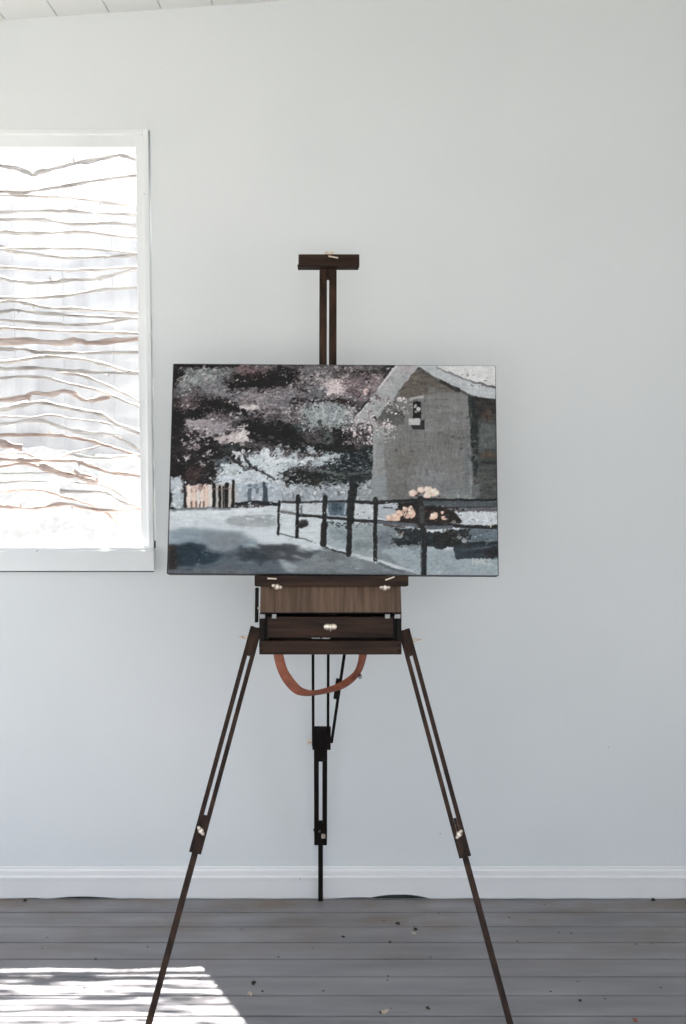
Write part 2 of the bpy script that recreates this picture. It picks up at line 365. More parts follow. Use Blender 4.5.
    dabs(284, 408, 302, 424, 34, 0.8, 2.6, [(178, 172, 172), (150, 146, 148), (196, 190, 188), (86, 84, 84)])
    dabs(246, 410, 296, 424, 60, 0.8, 3, [(112, 106, 110), (96, 88, 92), (134, 130, 132), (70, 62, 64)], ang=(-0.5, 0.5))
    ell(326, 416, 24, 12, (140, 147, 148), 0, 4); dabs(302, 402, 356, 432, 150, 1, 4, [(162, 168, 168), (140, 148, 150), (116, 126, 130), (176, 176, 176), (96, 108, 112), (60, 62, 64)], asp=(0.25, 0.6), ang=(0.6, 2.0))
    dabs(300, 372, 326, 392, 40, 0.7, 2.4, [(168, 160, 160), (142, 136, 138), (190, 182, 182), (80, 70, 72)])
    ell(334, 388, 9.5, 8, (196, 181, 181), 0, 3); dabs(325, 379, 344, 397, 34, 0.7, 2, [(214, 202, 200), (190, 170, 170), (160, 144, 146)])
    ell(365, 392, 2.4, 3.6, (206, 178, 174), 0.3, 1); dabs(358, 376, 384, 400, 30, 0.7, 2.2, [(150, 138, 140), (168, 156, 156), (130, 110, 114)])
    dabs(292, 366, 300, 390, 12, 0.7, 1.8, [(180, 166, 164), (150, 140, 142)]); ell(290, 387, 1.5, 2.6, (206, 190, 180), 0, 0.6)
    for (x, y, r) in [(181, 443, 2), (187, 437, 2.2), (190, 434, 1.5), (184, 446, 2.4), (198, 441, 2), (206, 456, 3), (203, 458, 2), (209, 453, 2), (202, 467, 3), (199, 465, 1.6), (187, 459, 3.6), (178, 463, 1.6), (196, 449, 4), (189, 450, 3), (231, 416, 2.2), (239, 414, 2.2), (236, 419, 1.8), (217, 399, 1.2), (186, 396, 2), (189, 391, 1.6), (182, 408, 1.6), (190, 410, 2), (205, 380, 2.2), (200, 372, 2), (180, 384, 2)]:
        ell(x, y, r, r*0.85, (172, 164, 166) if (x+y) % 3 else (160, 146, 150), 0, 1.4)
    ell(196, 450, 2, 1.8, (92, 78, 80), 0, 1); ell(205, 457, 1, 1, (70, 64, 64), 0, 0.5)
    # pale blue foliage
    poly([(233, 452), (240, 453), (247, 461), (253, 455), (259, 457), (262, 449), (268, 451), (270, 459), (279, 456), (284, 459), (294, 458), (300, 461), (312, 457), (313, 463), (304, 468), (288, 470), (284, 476), (284, 487), (222, 490), (214, 484), (219, 476), (222, 466), (226, 463), (236, 467), (246, 473), (252, 471), (243, 466), (237, 460)], (188, 195, 200), 2.4, tex=11)
    poly([(313, 461), (322, 456), (336, 455), (344, 456), (338, 464), (325, 467), (313, 468)], (165, 175, 180), 3)
    dabs(216, 452, 312, 488, 170, 1, 4, [(202, 207, 211), (176, 184, 190), (146, 156, 164), (212, 215, 217), (190, 194, 198)], ang=(-0.2, 0.9), a=(0.5, 0.9), ok=lambda x, y: not (x > 284 and y > 469) and not (x < 240 and y < 464) and y > 449)
    line([(244, 471), (256, 471), (266, 476), (274, 482)], 2.2, (62, 66, 70), 1.2); ell(277, 461, 2.4, 1.5, (60, 60, 62), -0.3, 0.8)
    for (x, y, r) in [(277, 450, 2.4), (281, 453, 3), (280, 446, 1.4), (293, 455, 2.6), (302, 445, 1.2), (310, 451, 3), (308, 448, 1.6), (313, 453, 2), (271, 439, 2.6), (254, 434, 1.6)]:
        ell(x, y, r, r*0.8, (168, 174, 178) if y > 444 else (104, 100, 102), 0, 1.6)
    ell(222, 464, 8, 2.4, (92, 104, 110), -0.2, 2, 0.8)
    dabs(284, 463, 336, 473, 50, 0.8, 3, [(160, 170, 174), (120, 130, 132), (72, 80, 80), (140, 150, 152)], asp=(0.2, 0.5), ang=(-0.4, 0.3))
    # dark green shrub and teal mass beside the barn
    ell(312, 480, 29, 9.5, (36, 38, 35), 0, 4); ell(318, 482, 20, 4, (44, 44, 38), 0, 3)
    poly([(322, 468), (328, 458), (345, 451), (374, 446), (374, 486), (350, 490), (322, 488)], TEAL, 3)
    dabs(322, 452, 374, 474, 120, 0.7, 2.4, [(70, 84, 88), (30, 34, 36), (96, 110, 112), (40, 50, 56), (120, 132, 134)], ang=(-0.6, 0.6))
    dabs(322, 470, 374, 488, 60, 0.8, 3, [(28, 28, 26), (58, 66, 58), (84, 94, 86), (36, 38, 36)], asp=(0.2, 0.45), ang=(-0.25, 0.2))
    ell(330, 459, 6, 4.5, (156, 166, 172), 0, 2.5); dabs(322, 453, 342, 466, 16, 0.7, 2, [(170, 178, 184), (110, 122, 130)])
    line([(322, 472), (334, 475), (345, 477)], 2, (96, 106, 98), 1.5); line([(350, 476), (362, 474), (371, 471)], 2, (98, 104, 102), 1.5)
    poly([(333, 432), (340, 431), (352, 437), (356, 452), (330, 454), (322, 450), (334, 446)], (30, 27, 26), 2); line([(322, 452), (336, 449), (346, 448)], 3, (30, 28, 27), 1)
    dabs(342, 438, 352, 447, 10, 0.6, 1.5, [(178, 166, 164), (140, 130, 130)])
    ell(328, 440, 6, 6, (104, 114, 114), 0, 3, 0.8)
    # pale haze of the hedge behind the fence
    poly([(284, 489), (300, 486), (325, 489), (350, 486), (352, 503), (280, 504), (279, 492)], (150, 155, 160), 3)
    dabs(280, 484, 350, 502, 110, 0.8, 3, [(176, 180, 184), (140, 146, 152), (186, 186, 190), (118, 122, 128), (196, 196, 196)], asp=(0.3, 0.7), ang=(0.6, 2.4))
    poly([(354, 488), (374, 480), (374, 503), (352, 503)], (138, 142, 144), 2); dabs(354, 482, 374, 502, 40, 0.8, 2.4, [(166, 170, 172), (116, 120, 122), (180, 182, 184)], ang=(0.8, 2.2))
    dabs(336, 486, 348, 497, 12, 0.8, 2, [(90, 92, 96), (110, 112, 116)])
    # background between trunks
    poly([(234, 488), (282, 484), (282, 505), (234, 506)], (166, 172, 178), 2); dabs(236, 487, 280, 503, 44, 0.8, 2.6, [(190, 194, 198), (150, 156, 164), (176, 180, 184)], ang=(1.0, 2.1))
    poly([(228, 485), (246, 487), (268, 484), (270, 489), (250, 490), (230, 490)], (130, 144, 154), 2, 0.7)
    line([(249.5, 487), (249.5, 504)], 4, (98, 106, 114), 1.2); line([(265, 484), (265.5, 506)], 4.6, (72, 80, 88), 1)
    line([(257, 487), (257, 494)], 3, (112, 116, 124), 1.2)
    smear(170, 365, 392, 490, 2600, 0.7, 2.4, 4, 13, (0.25, 0.7), (-0.9, 0.5))
    smear(170, 365, 392, 450, 500, 0.5, 1.3, 8, 22)
    smear(170, 366, 394, 490, 1500, 1.4, 4.2, 6, 9, (0.14, 0.34), (-0.55, 0.3), (0.35, 0.85))
    smear(170, 366, 394, 488, 1800, 0.5, 1.5, 5, 22, (0.3, 0.8), (-0.9, 0.5), (0.5, 0.95))
    dabs(172, 366, 300, 450, 160, 0.8, 2.8, [(84, 78, 80), (104, 98, 100), (66, 60, 62), (94, 92, 96)], (0.15, 0.4), (-0.6, 0.3), (0.3, 0.75))
    dabs(232, 424, 350, 456, 90, 0.8, 3, [(70, 66, 68), (54, 50, 50), (86, 84, 86)], (0.15, 0.4), (-0.6, 0.3), (0.3, 0.7))
    dabs(286, 470, 372, 490, 120, 0.8, 3, [(70, 76, 72), (92, 100, 98), (30, 32, 30), (52, 58, 54), (120, 126, 126)], (0.15, 0.4), (-0.3, 0.2), (0.4, 0.9))
    dabs(324, 452, 373, 472, 70, 0.6, 1.8, [(130, 138, 142), (96, 106, 110), (26, 28, 30), (160, 166, 170)], (0.3, 0.8), (-0.6, 0.6), (0.5, 0.9))
    for (x0, y0, x1, y1, n, pal) in ((174, 366, 300, 412, 110, [(176, 166, 166), (160, 166, 164), (190, 178, 174), (150, 128, 130)]), (184, 420, 250, 446, 70, [(196, 186, 184), (178, 166, 168), (206, 198, 196)]), (300, 366, 392, 430, 170, [(186, 182, 182), (170, 174, 174), (200, 188, 186), (158, 148, 150)]), (214, 452, 340, 488, 150, [(206, 212, 216), (192, 202, 208), (214, 216, 218)])):
        dabs(x0, y0, x1, y1, n, 0.5, 1.7, pal, (0.3, 0.8), (-0.9, 0.4), (0.5, 0.9), lambda x, y: (y < 449 or not (x > 284 and y > 469)) and not (y > 449 and x < 236 and y < 466))
    dabs(172, 366, 372, 485, 260, 0.5, 1.6, [(30, 26, 26), (44, 36, 37), (38, 38, 38)], (0.25, 0.7), (-0.9, 0.4), (0.5, 0.9))
    # last accents laid over the mixed canopy
    for pts, wd, c in ([(186, 424), (198, 423), (210, 422)], 3.4, (160, 151, 154)), ([(196, 428), (212, 427), (226, 429)], 3.2, (148, 139, 144)), ([(214, 441), (228, 439), (240, 437)], 4.4, (188, 174, 174)), ([(236, 440), (243, 434), (246, 428)], 4, (208, 200, 197)), ([(228, 444), (240, 442), (247, 442)], 2.6, (196, 184, 182)), ([(240, 409), (256, 409.5)], 3, (196, 187, 186)), \
            ([(234, 453), (240, 456), (246, 463)], 3.4, (198, 196, 202)), ([(244, 462), (252, 464), (258, 460)], 4, (186, 196, 202)), ([(262, 455), (267, 453), (268, 462)], 5, (204, 209, 214)), ([(222, 467), (234, 469), (246, 475)], 3.4, (190, 200, 207)), ([(220, 480), (232, 478), (250, 478), (268, 482)], 4, (192, 201, 208)), ([(270, 466), (282, 462), (296, 462)], 4, (204, 209, 212)), ([(298, 464), (312, 460)], 2.6, (198, 204, 206)), ([(318, 460), (338, 457)], 3, (182, 189, 193)), \
            ([(243, 457), (250, 468), (256, 472)], 2.8, (40, 40, 42)), ([(228, 458), (240, 466)], 3, (46, 48, 50)), ([(254, 471), (264, 474), (274, 481)], 1.6, (54, 56, 60)), ([(246, 430), (270, 434), (296, 438)], 5, (32, 28, 28)), ([(205, 404), (222, 406), (236, 411)], 4, (36, 30, 30)), ([(240, 386), (262, 384), (284, 380)], 6, (36, 31, 31)), \
            ([(312, 408), (318, 420)], 2.4, (168, 173, 174)), ([(322, 404), (324, 420)], 2.2, (178, 180, 181)), ([(330, 406), (327, 424)], 2.2, (120, 130, 135)), ([(338, 408), (332, 422)], 2.2, (172, 176, 177)), ([(344, 412), (338, 426)], 2, (158, 164, 166)), ([(306, 412), (312, 424)], 2, (150, 157, 158)):
        line(pts, wd, c, 2.2, 0.85, tex=14)
    dabs(326, 380, 343, 396, 26, 0.6, 1.7, [(216, 206, 205), (200, 186, 186), (170, 156, 158)])
    dabs(176, 366, 228, 386, 26, 0.6, 1.8, [(168, 172, 170), (150, 154, 152), (184, 180, 178)], (0.3, 0.7), (-0.9, 0.4), (0.5, 0.9))
    for (x0, y0, x1, y1, n, pal) in ((176, 368, 226, 386, 90, [(140, 146, 145), (158, 160, 158), (172, 172, 170), (110, 114, 115)]), (202, 388, 256, 402, 70, [(132, 130, 134), (150, 147, 150), (112, 108, 112)]), (252, 392, 300, 418, 90, [(138, 132, 135), (156, 151, 152), (118, 112, 115)]), (300, 370, 330, 398, 70, [(150, 146, 147), (170, 165, 165), (120, 116, 118)]), (300, 404, 352, 428, 110, [(176, 180, 180), (150, 157, 159), (192, 193, 192), (112, 122, 126)]), (240, 476, 312, 488, 50, [(196, 203, 208), (178, 188, 194)])):
        dabs(x0, y0, x1, y1, n, 0.7, 2.6, pal, (0.25, 0.6), (-0.7, 0.5), (0.35, 0.8))
    lumc = (img@np.array([0.3, 0.6, 0.1]))[..., None]; mk = (((UU < 395)*(VV < 486))*0.3)[..., None]
    img[:] = img*(1-mk)+lumc*mk
    # white bush and little peach fence at the left
    ell(175, 488, 7.5, 8.5, (182, 187, 192), 0, 3.2); ell(178, 502, 7, 9, (172, 180, 184), 0, 3.2)
    dabs(169, 479, 185, 511, 40, 0.8, 2.4, [(206, 208, 210), (160, 168, 174), (190, 194, 198), (130, 138, 140)])
    ell(169, 500, 2.6, 8, (44, 42, 42), 0, 1.5); ell(172, 511, 4, 1.8, DK2, 0, 1.2)
    poly([(186, 488), (213, 486), (213, 510), (187, 510)], (196, 184, 178), 1.6)
    for k, x in enumerate((189, 193.5, 198, 202, 206, 210)):
        line([(x, 488+(k % 2)), (x, 508)], 3, [(218, 202, 192), (212, 190, 178), (206, 198, 192)][k % 3], 0.9)
    for x in (191.5, 196, 200.2, 204):
        line([(x, 489+(x % 3)), (x, 494)], 1.3, (146, 122, 112), 0.8, 0.7); line([(x, 504), (x, 509)], 1.6, (96, 72, 60), 0.8, 0.8)
    ell(200, 490, 2.4, 3, (160, 136, 130), 0, 1.2)
    smear(186, 486, 236, 511, 160, 0.5, 1.6, 2.5, 16, (0.3, 0.6), (1.2, 1.9), (0.4, 0.9))
    line([(185, 490), (185.4, 510)], 2.8, (52, 46, 46), 1)
    poly([(212, 487), (236, 486), (236, 509), (212, 510)], (176, 170, 166), 1.5)
    for (x, y0, wd) in ((214, 487, 3.6), (220, 489, 3), (226.5, 486, 3.8), (233, 483, 3), (223.5, 489, 1.5)):
        line([(x, y0), (x, 509.5)], wd, (38, 36, 34), 1)
    line([(213, 491), (230, 491)], 1.3, (120, 106, 98), 0.8, 0.8)
    # ---- ground: white path, blue grey shadow, dark corner
    poly([(164, 512), (190, 511), (234, 510), (260, 509), (283, 505), (505, 500), (505, 580), (164, 580)], (193, 198, 201), 1.2, tex=7, d='h')
    line([(172, 512), (190, 511), (215, 510.5), (230, 511)], 2.6, (112, 116, 120), 0.8, 0.8)
    line([(236, 506.5), (255, 504), (279, 506.5)], 3.4, (42, 44, 46), 1.2); dabs(234, 503, 280, 509, 14, 0.6, 1.4, [(196, 200, 202), (150, 156, 160)])
    poly([(224, 523), (232, 518), (256, 516.5), (276, 517), (277, 527), (250, 529), (232, 527)], (152, 156, 158), 1.5, 0.9, 4, 'h')
    line([(168, 517), (210, 514), (262, 511)], 2.2, (206, 210, 212), 1, 0.7)
    poly([(164, 533), (185, 530), (214, 531), (245, 534), (254, 541), (262, 546), (250, 552), (205, 552), (164, 549)], (136, 146, 153), 2, tex=6, d='h')
    poly([(205, 533), (244, 535), (250, 541), (238, 552), (205, 552)], (124, 128, 132), 2.5, 0.7, 5, 'h')
    poly([(164, 546), (190, 545), (206, 549), (225, 553), (262, 545), (296, 546), (310, 552), (330, 548), (340, 580), (164, 580)], (96, 103, 109), 2, tex=8, d='h')
    poly([(164, 547), (188, 545.5), (204, 546), (210, 554), (224, 556), (218, 563), (200, 567), (170, 569), (164, 570)], (45, 58, 66), 2, tex=8)
    poly([(164, 546), (176, 547), (178, 569), (172, 574), (164, 576)], (46, 41, 38), 2, tex=7)
    poly([(240, 552), (262, 546), (298, 546.5), (316, 556), (306, 561), (280, 562), (250, 560), (236, 557)], (74, 77, 80), 2, tex=6, d='h')
    poly([(240, 547), (256, 551), (270, 558), (262, 564), (240, 561)], (54, 62, 68), 3, 0.8)
    dabs(184, 547, 212, 567, 30, 0.5, 1.5, [(84, 100, 110), (110, 122, 130), (38, 50, 56), (66, 80, 90)]); dabs(166, 548, 176, 572, 14, 0.8, 2, [(64, 56, 48), (40, 36, 34)])
    dabs(222, 549, 330, 572, 60, 0.8, 4, [(108, 114, 119), (84, 90, 96), (126, 132, 136), (92, 92, 94)], asp=(0.15, 0.4), ang=(-0.1, 0.5))
    line([(198, 566), (199, 565)], 1.8, (150, 160, 166), 0.4)
    poly([(279, 560), (284, 560), (300, 567), (310, 573), (288, 573)], (160, 167, 170), 1.2, 0.9, 6); line([(295, 556.5), (300, 558.5), (305, 560)], 1.4, (176, 180, 180), 0.5); line([(284, 554), (284.6, 557)], 1.2, (166, 170, 172), 0.3)
    poly([(246, 545), (252, 545), (262, 549), (256, 549)], (160, 168, 174), 1.4)
    poly([(164, 571), (200, 569), (250, 569), (250, 577), (164, 577)], (104, 106, 112), 1, 0.8, 6, 'h')
    # road in front of the fence and the verge behind it
    poly([(300, 562), (330, 549), (352, 557), (384, 564), (420, 574), (440, 580), (290, 580)], (126, 131, 134), 1.5, tex=7, d='h')
    poly([(318, 556), (334, 551), (350, 560), (330, 563)], (106, 110, 112), 2, 0.8)
    poly([(326, 522), (352, 523), (352, 552), (326, 546)], (154, 162, 165), 1.5, tex=8); ell(340, 536, 10, 6, (120, 130, 133), 0.2, 3, 0.7)
    poly([(352, 524), (374, 525), (374, 558), (352, 554)], (142, 149, 151), 1.5, tex=7); ell(363, 546, 9, 6, (122, 130, 132), 0.1, 3, 0.7)
    poly([(376, 526), (420, 530), (420, 570), (376, 560)], (128, 135, 138), 2, tex=7); ell(384, 540, 7, 7, (108, 112, 118), 0, 3, 0.7)
    poly([(384, 552), (400, 547), (500, 552), (505, 576), (425, 576), (404, 568)], (150, 159, 163), 2, tex=7)
    dabs(380, 548, 496, 572, 60, 0.8, 4, [(164, 172, 175), (134, 144, 150), (150, 156, 158), (120, 130, 136)], asp=(0.2, 0.6))
    line([(384, 553), (394, 549), (402, 541)], 2, (164, 172, 174), 1.2, 0.8)
    smear(166, 510, 500, 574, 1300, 0.8, 4, 4, 7, (0.12, 0.4), (-0.25, 0.35), (0.3, 0.8))
    blur((VV > 512)*1.0, 5, 1)
    blur(np.clip((VV-524)/6, 0, 1)*np.clip((545-VV)/4, 0, 1)*np.clip((300-UU)/20, 0, 1), 60, 14)
    blur(np.clip((VV-540)/6, 0, 1)*np.clip((330-UU)/30, 0, 1)*0.8, 30, 6)
    dabs(168, 512, 280, 532, 40, 0.8, 4, [(212, 215, 216), (198, 203, 206), (186, 192, 196)], (0.1, 0.3), (-0.1, 0.15), (0.4, 0.8))
    dabs(172, 548, 224, 568, 50, 0.5, 2, [(70, 86, 96), (38, 48, 54), (96, 110, 118), (56, 70, 78)], (0.2, 0.6), (-0.3, 0.3), (0.4, 0.8))
    # panels seen between rails
    poly([(282, 505), (325, 503), (325, 517), (282, 515)], (184, 188, 191), 1.2); line([(282, 513), (297, 515.5)], 3, (120, 120, 120), 0.8, 0.85)
    poly([(326, 504), (349, 503), (348, 518), (326, 517)], (98, 110, 120), 1.8); ell(337, 508, 6, 4, (70, 82, 92), 0, 2); line([(327, 507), (329, 517), (340, 518)], 1.8, (170, 178, 184), 0.8); line([(346, 505), (345, 515)], 2, (150, 160, 168), 0.8)
    poly([(353, 504), (374, 505), (374, 520), (353, 519)], (184, 187, 190), 1.5); dabs(354, 512, 374, 520, 14, 0.7, 2, [(140, 142, 144), (110, 106, 106), (200, 200, 200)])
    poly([(377, 506), (402, 505), (400, 520), (377, 519)], (168, 173, 178), 1.5); line([(384, 508.5), (392, 508.5)], 1.4, (80, 80, 82), 0.7)
    ell(304, 525, 5, 4.5, (58, 54, 54), 0.2, 2.2); ell(301, 527, 3, 3, (48, 46, 46), 0, 1.5); line([(301, 508), (301.5, 516)], 1.4, (110, 112, 114), 0.5)
    dabs(326, 523, 350, 530, 24, 0.7, 2.2, [(44, 46, 48), (90, 96, 98), (34, 34, 36), (150, 156, 158)], ang=(-0.3, 0.3)); dabs(354, 524, 372, 528, 12, 0.7, 2.4, [(40, 42, 44), (80, 84, 86)], asp=(0.2, 0.4), ang=(-0.2, 0.1))
    line([(310, 515), (310, 520)], 1.3, (196, 198, 198), 0.4)
    # right hand ground behind the fence
    poly([(438, 506), (500, 506), (500, 513), (438, 513)], (104, 103, 106), 1, tex=7, d='h')
    poly([(444, 511), (460, 512.5), (500, 512), (500, 525), (470, 525), (458, 522)], (190, 194, 197), 1.6, tex=9); dabs(462, 518, 497, 525, 16, 0.7, 2, [(140, 144, 148), (170, 174, 178)], ang=(-0.3, 0.2))
    poly([(460, 529), (500, 528), (500, 542), (470, 543), (456, 540)], (104, 112, 118), 1.5, tex=10, d='h'); dabs(460, 530, 498, 542, 30, 0.7, 3, [(140, 148, 154), (84, 92, 98), (120, 126, 132)], asp=(0.15, 0.4), ang=(-0.2, 0.2))
    poly([(452, 545), (470, 542), (502, 541), (502, 559), (478, 558), (456, 559)], (56, 64, 70), 1.6, tex=8, d='h'); ell(492, 552, 8, 5, (52, 50, 54), 0, 2); line([(470, 544), (500, 542.5)], 2, (40, 46, 48), 0.8)
    line([(470, 549), (490, 547)], 2, (84, 92, 98), 1, 0.7)
    # ---- barn
    poly([(372, 430), (374, 421), (393, 397), (412, 369), (424, 371), (450, 384), (476, 398), (472, 501), (373, 501)], (119, 118, 117), 0.8, tex=6, d='v')
    poly([(398, 392), (412, 369), (426, 373), (446, 383), (452, 390), (420, 396), (402, 400)], (100, 94, 88), 2, 0.9, 7, 'h')
    dabs(396, 372, 470, 402, 60, 0.8, 4, [(92, 86, 80), (112, 106, 100), (122, 118, 114), (84, 76, 70)], asp=(0.15, 0.4), ang=(-0.1, 0.2), ok=lambda x, y: y > 366+abs(x-413)*0.52 and x > 395)
    poly([(428, 386), (470, 398), (470, 430), (428, 432)], (124, 124, 123), 3, 0.7, 5, 'h')
    for (x0, x1, y) in ((425, 448, 407), (438, 450, 414), (436, 448, 421), (430, 456, 392), (430, 448, 400)):
        line([(x0, y), (x1, y-0.6)], 1.3, (102, 98, 96), 0.8, 0.6)
    poly([(373, 426), (383, 424), (385, 470), (386, 501), (373, 501)], (140, 142, 142), 1.6, 0.9, 5)
    poly([(372, 478), (387, 478), (386, 501), (373, 501)], (136, 141, 143), 1.2, 0.9, 4)
    ell(430, 478, 18, 10, (134, 135, 136), 0, 4, 0.6, 4, soft=0.8); ell(404, 462, 14, 16, (108, 106, 102), 0, 4, 0.6, 6, 'v', soft=0.8)
    ell(452, 440, 16, 10, (112, 111, 108), 0, 4, 0.5, 6, 'v', soft=0.8); ell(446, 490, 22, 9, (118, 120, 122), 0, 4, 0.6, 5, soft=0.8)
    ell(402, 492, 14, 8, (104, 104, 102), 0, 3, 0.7, 7); dabs(388, 452, 460, 498, 60, 0.8, 4, [(110, 108, 104), (126, 126, 124), (100, 98, 96), (132, 134, 134)], asp=(0.15, 0.5), ang=(1.2, 1.9), a=(0.3, 0.6))
    dabs(376, 440, 414, 480, 40, 0.8, 4, [(132, 131, 128), (112, 110, 106), (120, 119, 116)], asp=(0.15, 0.4), ang=(-0.15, 0.15), a=(0.3, 0.7))
    for (x, y) in ((396, 451.5), (395, 481), (459, 439), (464, 439), (461, 449), (452, 437)):
        ell(x, y, 1.7, 1.6, (88, 86, 86), 0, 0.8, 0.8)
    line([(465, 440), (467, 470), (467, 500)], 4, (108, 112, 114), 1, 0.8); line([(470, 400), (471, 500)], 1.6, (134, 138, 139), 0.7, 0.8)
    line([(374, 428), (374.5, 468)], 2, (156, 157, 156), 0.8, 0.8); poly([(467, 391), (478, 396), (478, 470), (474, 480), (471, 460), (470, 430)], (50, 54, 53), 1.2, tex=7, d='v')
    poly([(477, 396), (500, 399), (500, 501), (473, 501), (474, 480), (478, 470)], (78, 80, 78), 1.3, tex=9, d='h')
    poly([(474, 394), (500, 398), (500, 412), (478, 420)], (54, 52, 50), 2, 0.9, 6)
    poly([(480, 425), (496, 424), (496, 449), (479, 449)], (98, 103, 102), 2, 0.8, 7); ell(488, 414, 5, 6, (80, 68, 64), 0, 3); ell(488, 455, 8, 3, (92, 80, 72), 0, 1.5)
    line([(480, 463), (496, 463)], 3, (54, 56, 56), 1.2); dabs(480, 466, 498, 492, 34, 0.7, 3, [(94, 88, 84), (62, 60, 58), (110, 108, 104), (74, 70, 66)], asp=(0.15, 0.4), ang=(-0.1, 0.1))
    poly([(473, 485), (480, 484), (480, 501), (473, 501)], (104, 106, 106), 1.2, 0.8); line([(475, 462), (476, 478)], 3, (50, 54, 54), 1)
    poly([(435, 493), (470, 494), (470, 501), (436, 501)], (126, 130, 128), 1.2, 0.7)
    smear(376, 372, 498, 500, 1100, 0.8, 3.6, 4, 9, (0.15, 0.5), (-0.15, 0.15), (0.25, 0.7), lambda x, y: y > 374+abs(x-413)*0.5)
    smear(388, 402, 498, 500, 700, 0.8, 3.6, 4, 8, (0.15, 0.5), (1.4, 1.75), (0.25, 0.6))
    blur((VV > 372)*(VV < 500)*(UU > 374)*0.8, 1, 1)
    # roof
    poly([(396, 363), (420, 363), (413, 372), (400, 388), (391, 402), (381, 412), (374, 424), (356, 424), (353, 421), (366, 405), (378, 388)], (160, 160, 161), 1.3, tex=10)
    smear(354, 366, 418, 422, 200, 0.8, 3.2, 3, 9, (0.12, 0.35), (-1.1, -0.7), (0.3, 0.8), lambda x, y: abs((x-408)+(y-366)*0.95+6) < 9)
    line([(396, 365), (384, 380), (378, 388)], 2, (188, 184, 184), 0.8); line([(371, 398), (356, 418)], 2, (186, 186, 188), 0.8)
    line([(391, 366), (383, 377)], 1.6, (50, 48, 48), 0.7); line([(369, 399), (354, 417)], 1.8, (44, 40, 42), 0.6)
    poly([(400, 376), (412, 366), (404, 382), (396, 394), (388, 398)], (148, 150, 151), 1.5, 0.6); ell(406, 368, 8, 4, (170, 162, 164), 0, 1.5, 0.7)
    dabs(368, 396, 392, 404, 26, 0.8, 2.4, [(150, 138, 142), (166, 156, 158), (120, 108, 112), (90, 78, 80)])
    poly([(374, 424), (380, 414), (393, 399), (402, 410), (404, 424), (392, 426)], (92, 92, 90), 1.6, 0.9, 7); ell(374, 420, 2, 3, (38, 36, 36), 0, 1)
    poly([(414, 363), (434, 363), (447, 371), (472, 382), (500, 389), (500, 399.5), (488, 398), (474, 396), (450, 384), (430, 374)], (176, 178, 180), 0.9, tex=8)
    smear(418, 364, 498, 398, 120, 0.8, 3.4, 3, 8, (0.12, 0.3), (0.3, 0.6), (0.3, 0.8), lambda x, y: 364+(x-432)*0.37 < y < 369+(x-418)*0.49)
    line([(418, 369), (446, 385), (474, 397)], 1.6, (84, 84, 82), 0.8); line([(440, 381), (458, 390)], 3.4, (60, 58, 56), 1.3); line([(474, 396.8), (497, 399.6)], 1.5, (52, 52, 52), 0.5)
    poly([(432, 362), (505, 362), (505, 388), (488, 384), (470, 380), (458, 375), (444, 369)], (200, 199, 199), 1.4, tex=8)
    line([(436, 367), (450, 373), (462, 378), (476, 382), (488, 386)], 1.6, (122, 122, 124), 1, 0.8); dabs(458, 374, 488, 386, 22, 0.5, 1.6, [(110, 112, 112), (140, 142, 142), (186, 186, 186)], ang=(0, 0.6))
    # blossom in front of the roof
    for (a0, b0, a1, b1, n) in ((344, 420, 394, 432, 120), (342, 428, 374, 446, 60), (372, 424, 396, 440, 50), (386, 398, 408, 414, 60), (346, 408, 374, 424, 50)):
        dabs(a0, b0, a1, b1, n, 0.6, 2.0, [(208, 200, 200), (182, 172, 173), (160, 152, 154), (216, 212, 212), (136, 128, 130)])
    dabs(346, 430, 374, 448, 34, 0.6, 1.6, [(60, 54, 54), (44, 40, 40), (84, 78, 78)])
    dabs(376, 430, 394, 444, 22, 0.8, 2.4, [(140, 146, 142), (156, 160, 158), (126, 130, 126)])
    line([(396, 411), (404, 417)], 1.2, (50, 46, 46), 0.9); dabs(398, 404, 412, 416, 24, 0.6, 1.8, [(182, 176, 178), (150, 144, 146), (120, 116, 116)])
    smear(344, 400, 404, 444, 300, 0.5, 1.4, 4, 14)
    # loft opening
    line([(410, 399), (422, 397)], 3, (158, 156, 154), 1); poly([(412.5, 402), (420.5, 401.5), (421, 420), (412.5, 420)], (36, 34, 34), 0.7); ell(415.4, 406.5, 1.5, 2, (168, 166, 166), 0.5, 1.6); ell(418, 409.5, 1.8, 2.4, (178, 176, 175), 0.3, 1.6); ell(415.2, 412, 1.4, 1, (140, 138, 138), 0.3, 1); ell(414, 416, 1.6, 1.6, (30, 28, 28), 0, 0.5)
    poly([(410, 423), (424, 420), (424.5, 430), (412, 430)], (54, 54, 54), 0.8); poly([(408, 419), (420, 418.5), (420, 425.5), (408.5, 426)], (178, 178, 177), 0.6)
    # bush of roses under the rails
    poly([(398, 504), (424, 500), (446, 508), (458, 516), (464, 524), (440, 526), (400, 524), (394, 522)], (46, 40, 38), 2); dabs(398, 504, 462, 524, 50, 0.7, 2.2, [(32, 30, 30), (66, 54, 50), (58, 44, 42), (80, 66, 62)])
    poly([(390, 528), (430, 532), (466, 530), (472, 536), (470, 545), (440, 549), (420, 545), (398, 546), (392, 540), (404, 536)], (46, 50, 52), 2.5); ell(448, 538, 16, 7, (42, 42, 40), 0, 3)
    dabs(392, 530, 470, 548, 40, 0.8, 3, [(36, 38, 40), (70, 76, 78), (54, 52, 48), (88, 96, 98)], ang=(-0.4, 0.4)); dabs(394, 527, 408, 536, 12, 0.7, 1.6, [(160, 140, 128), (60, 50, 46), (190, 184, 176)])
    dabs(459, 537, 472, 542, 9, 0.8, 2.2, [(170, 172, 172), (140, 142, 144)], ang=(-0.3, 0.1))
    dabs(412, 490, 440, 500, 14, 0.8, 2, [(70, 52, 50), (90, 72, 68)])
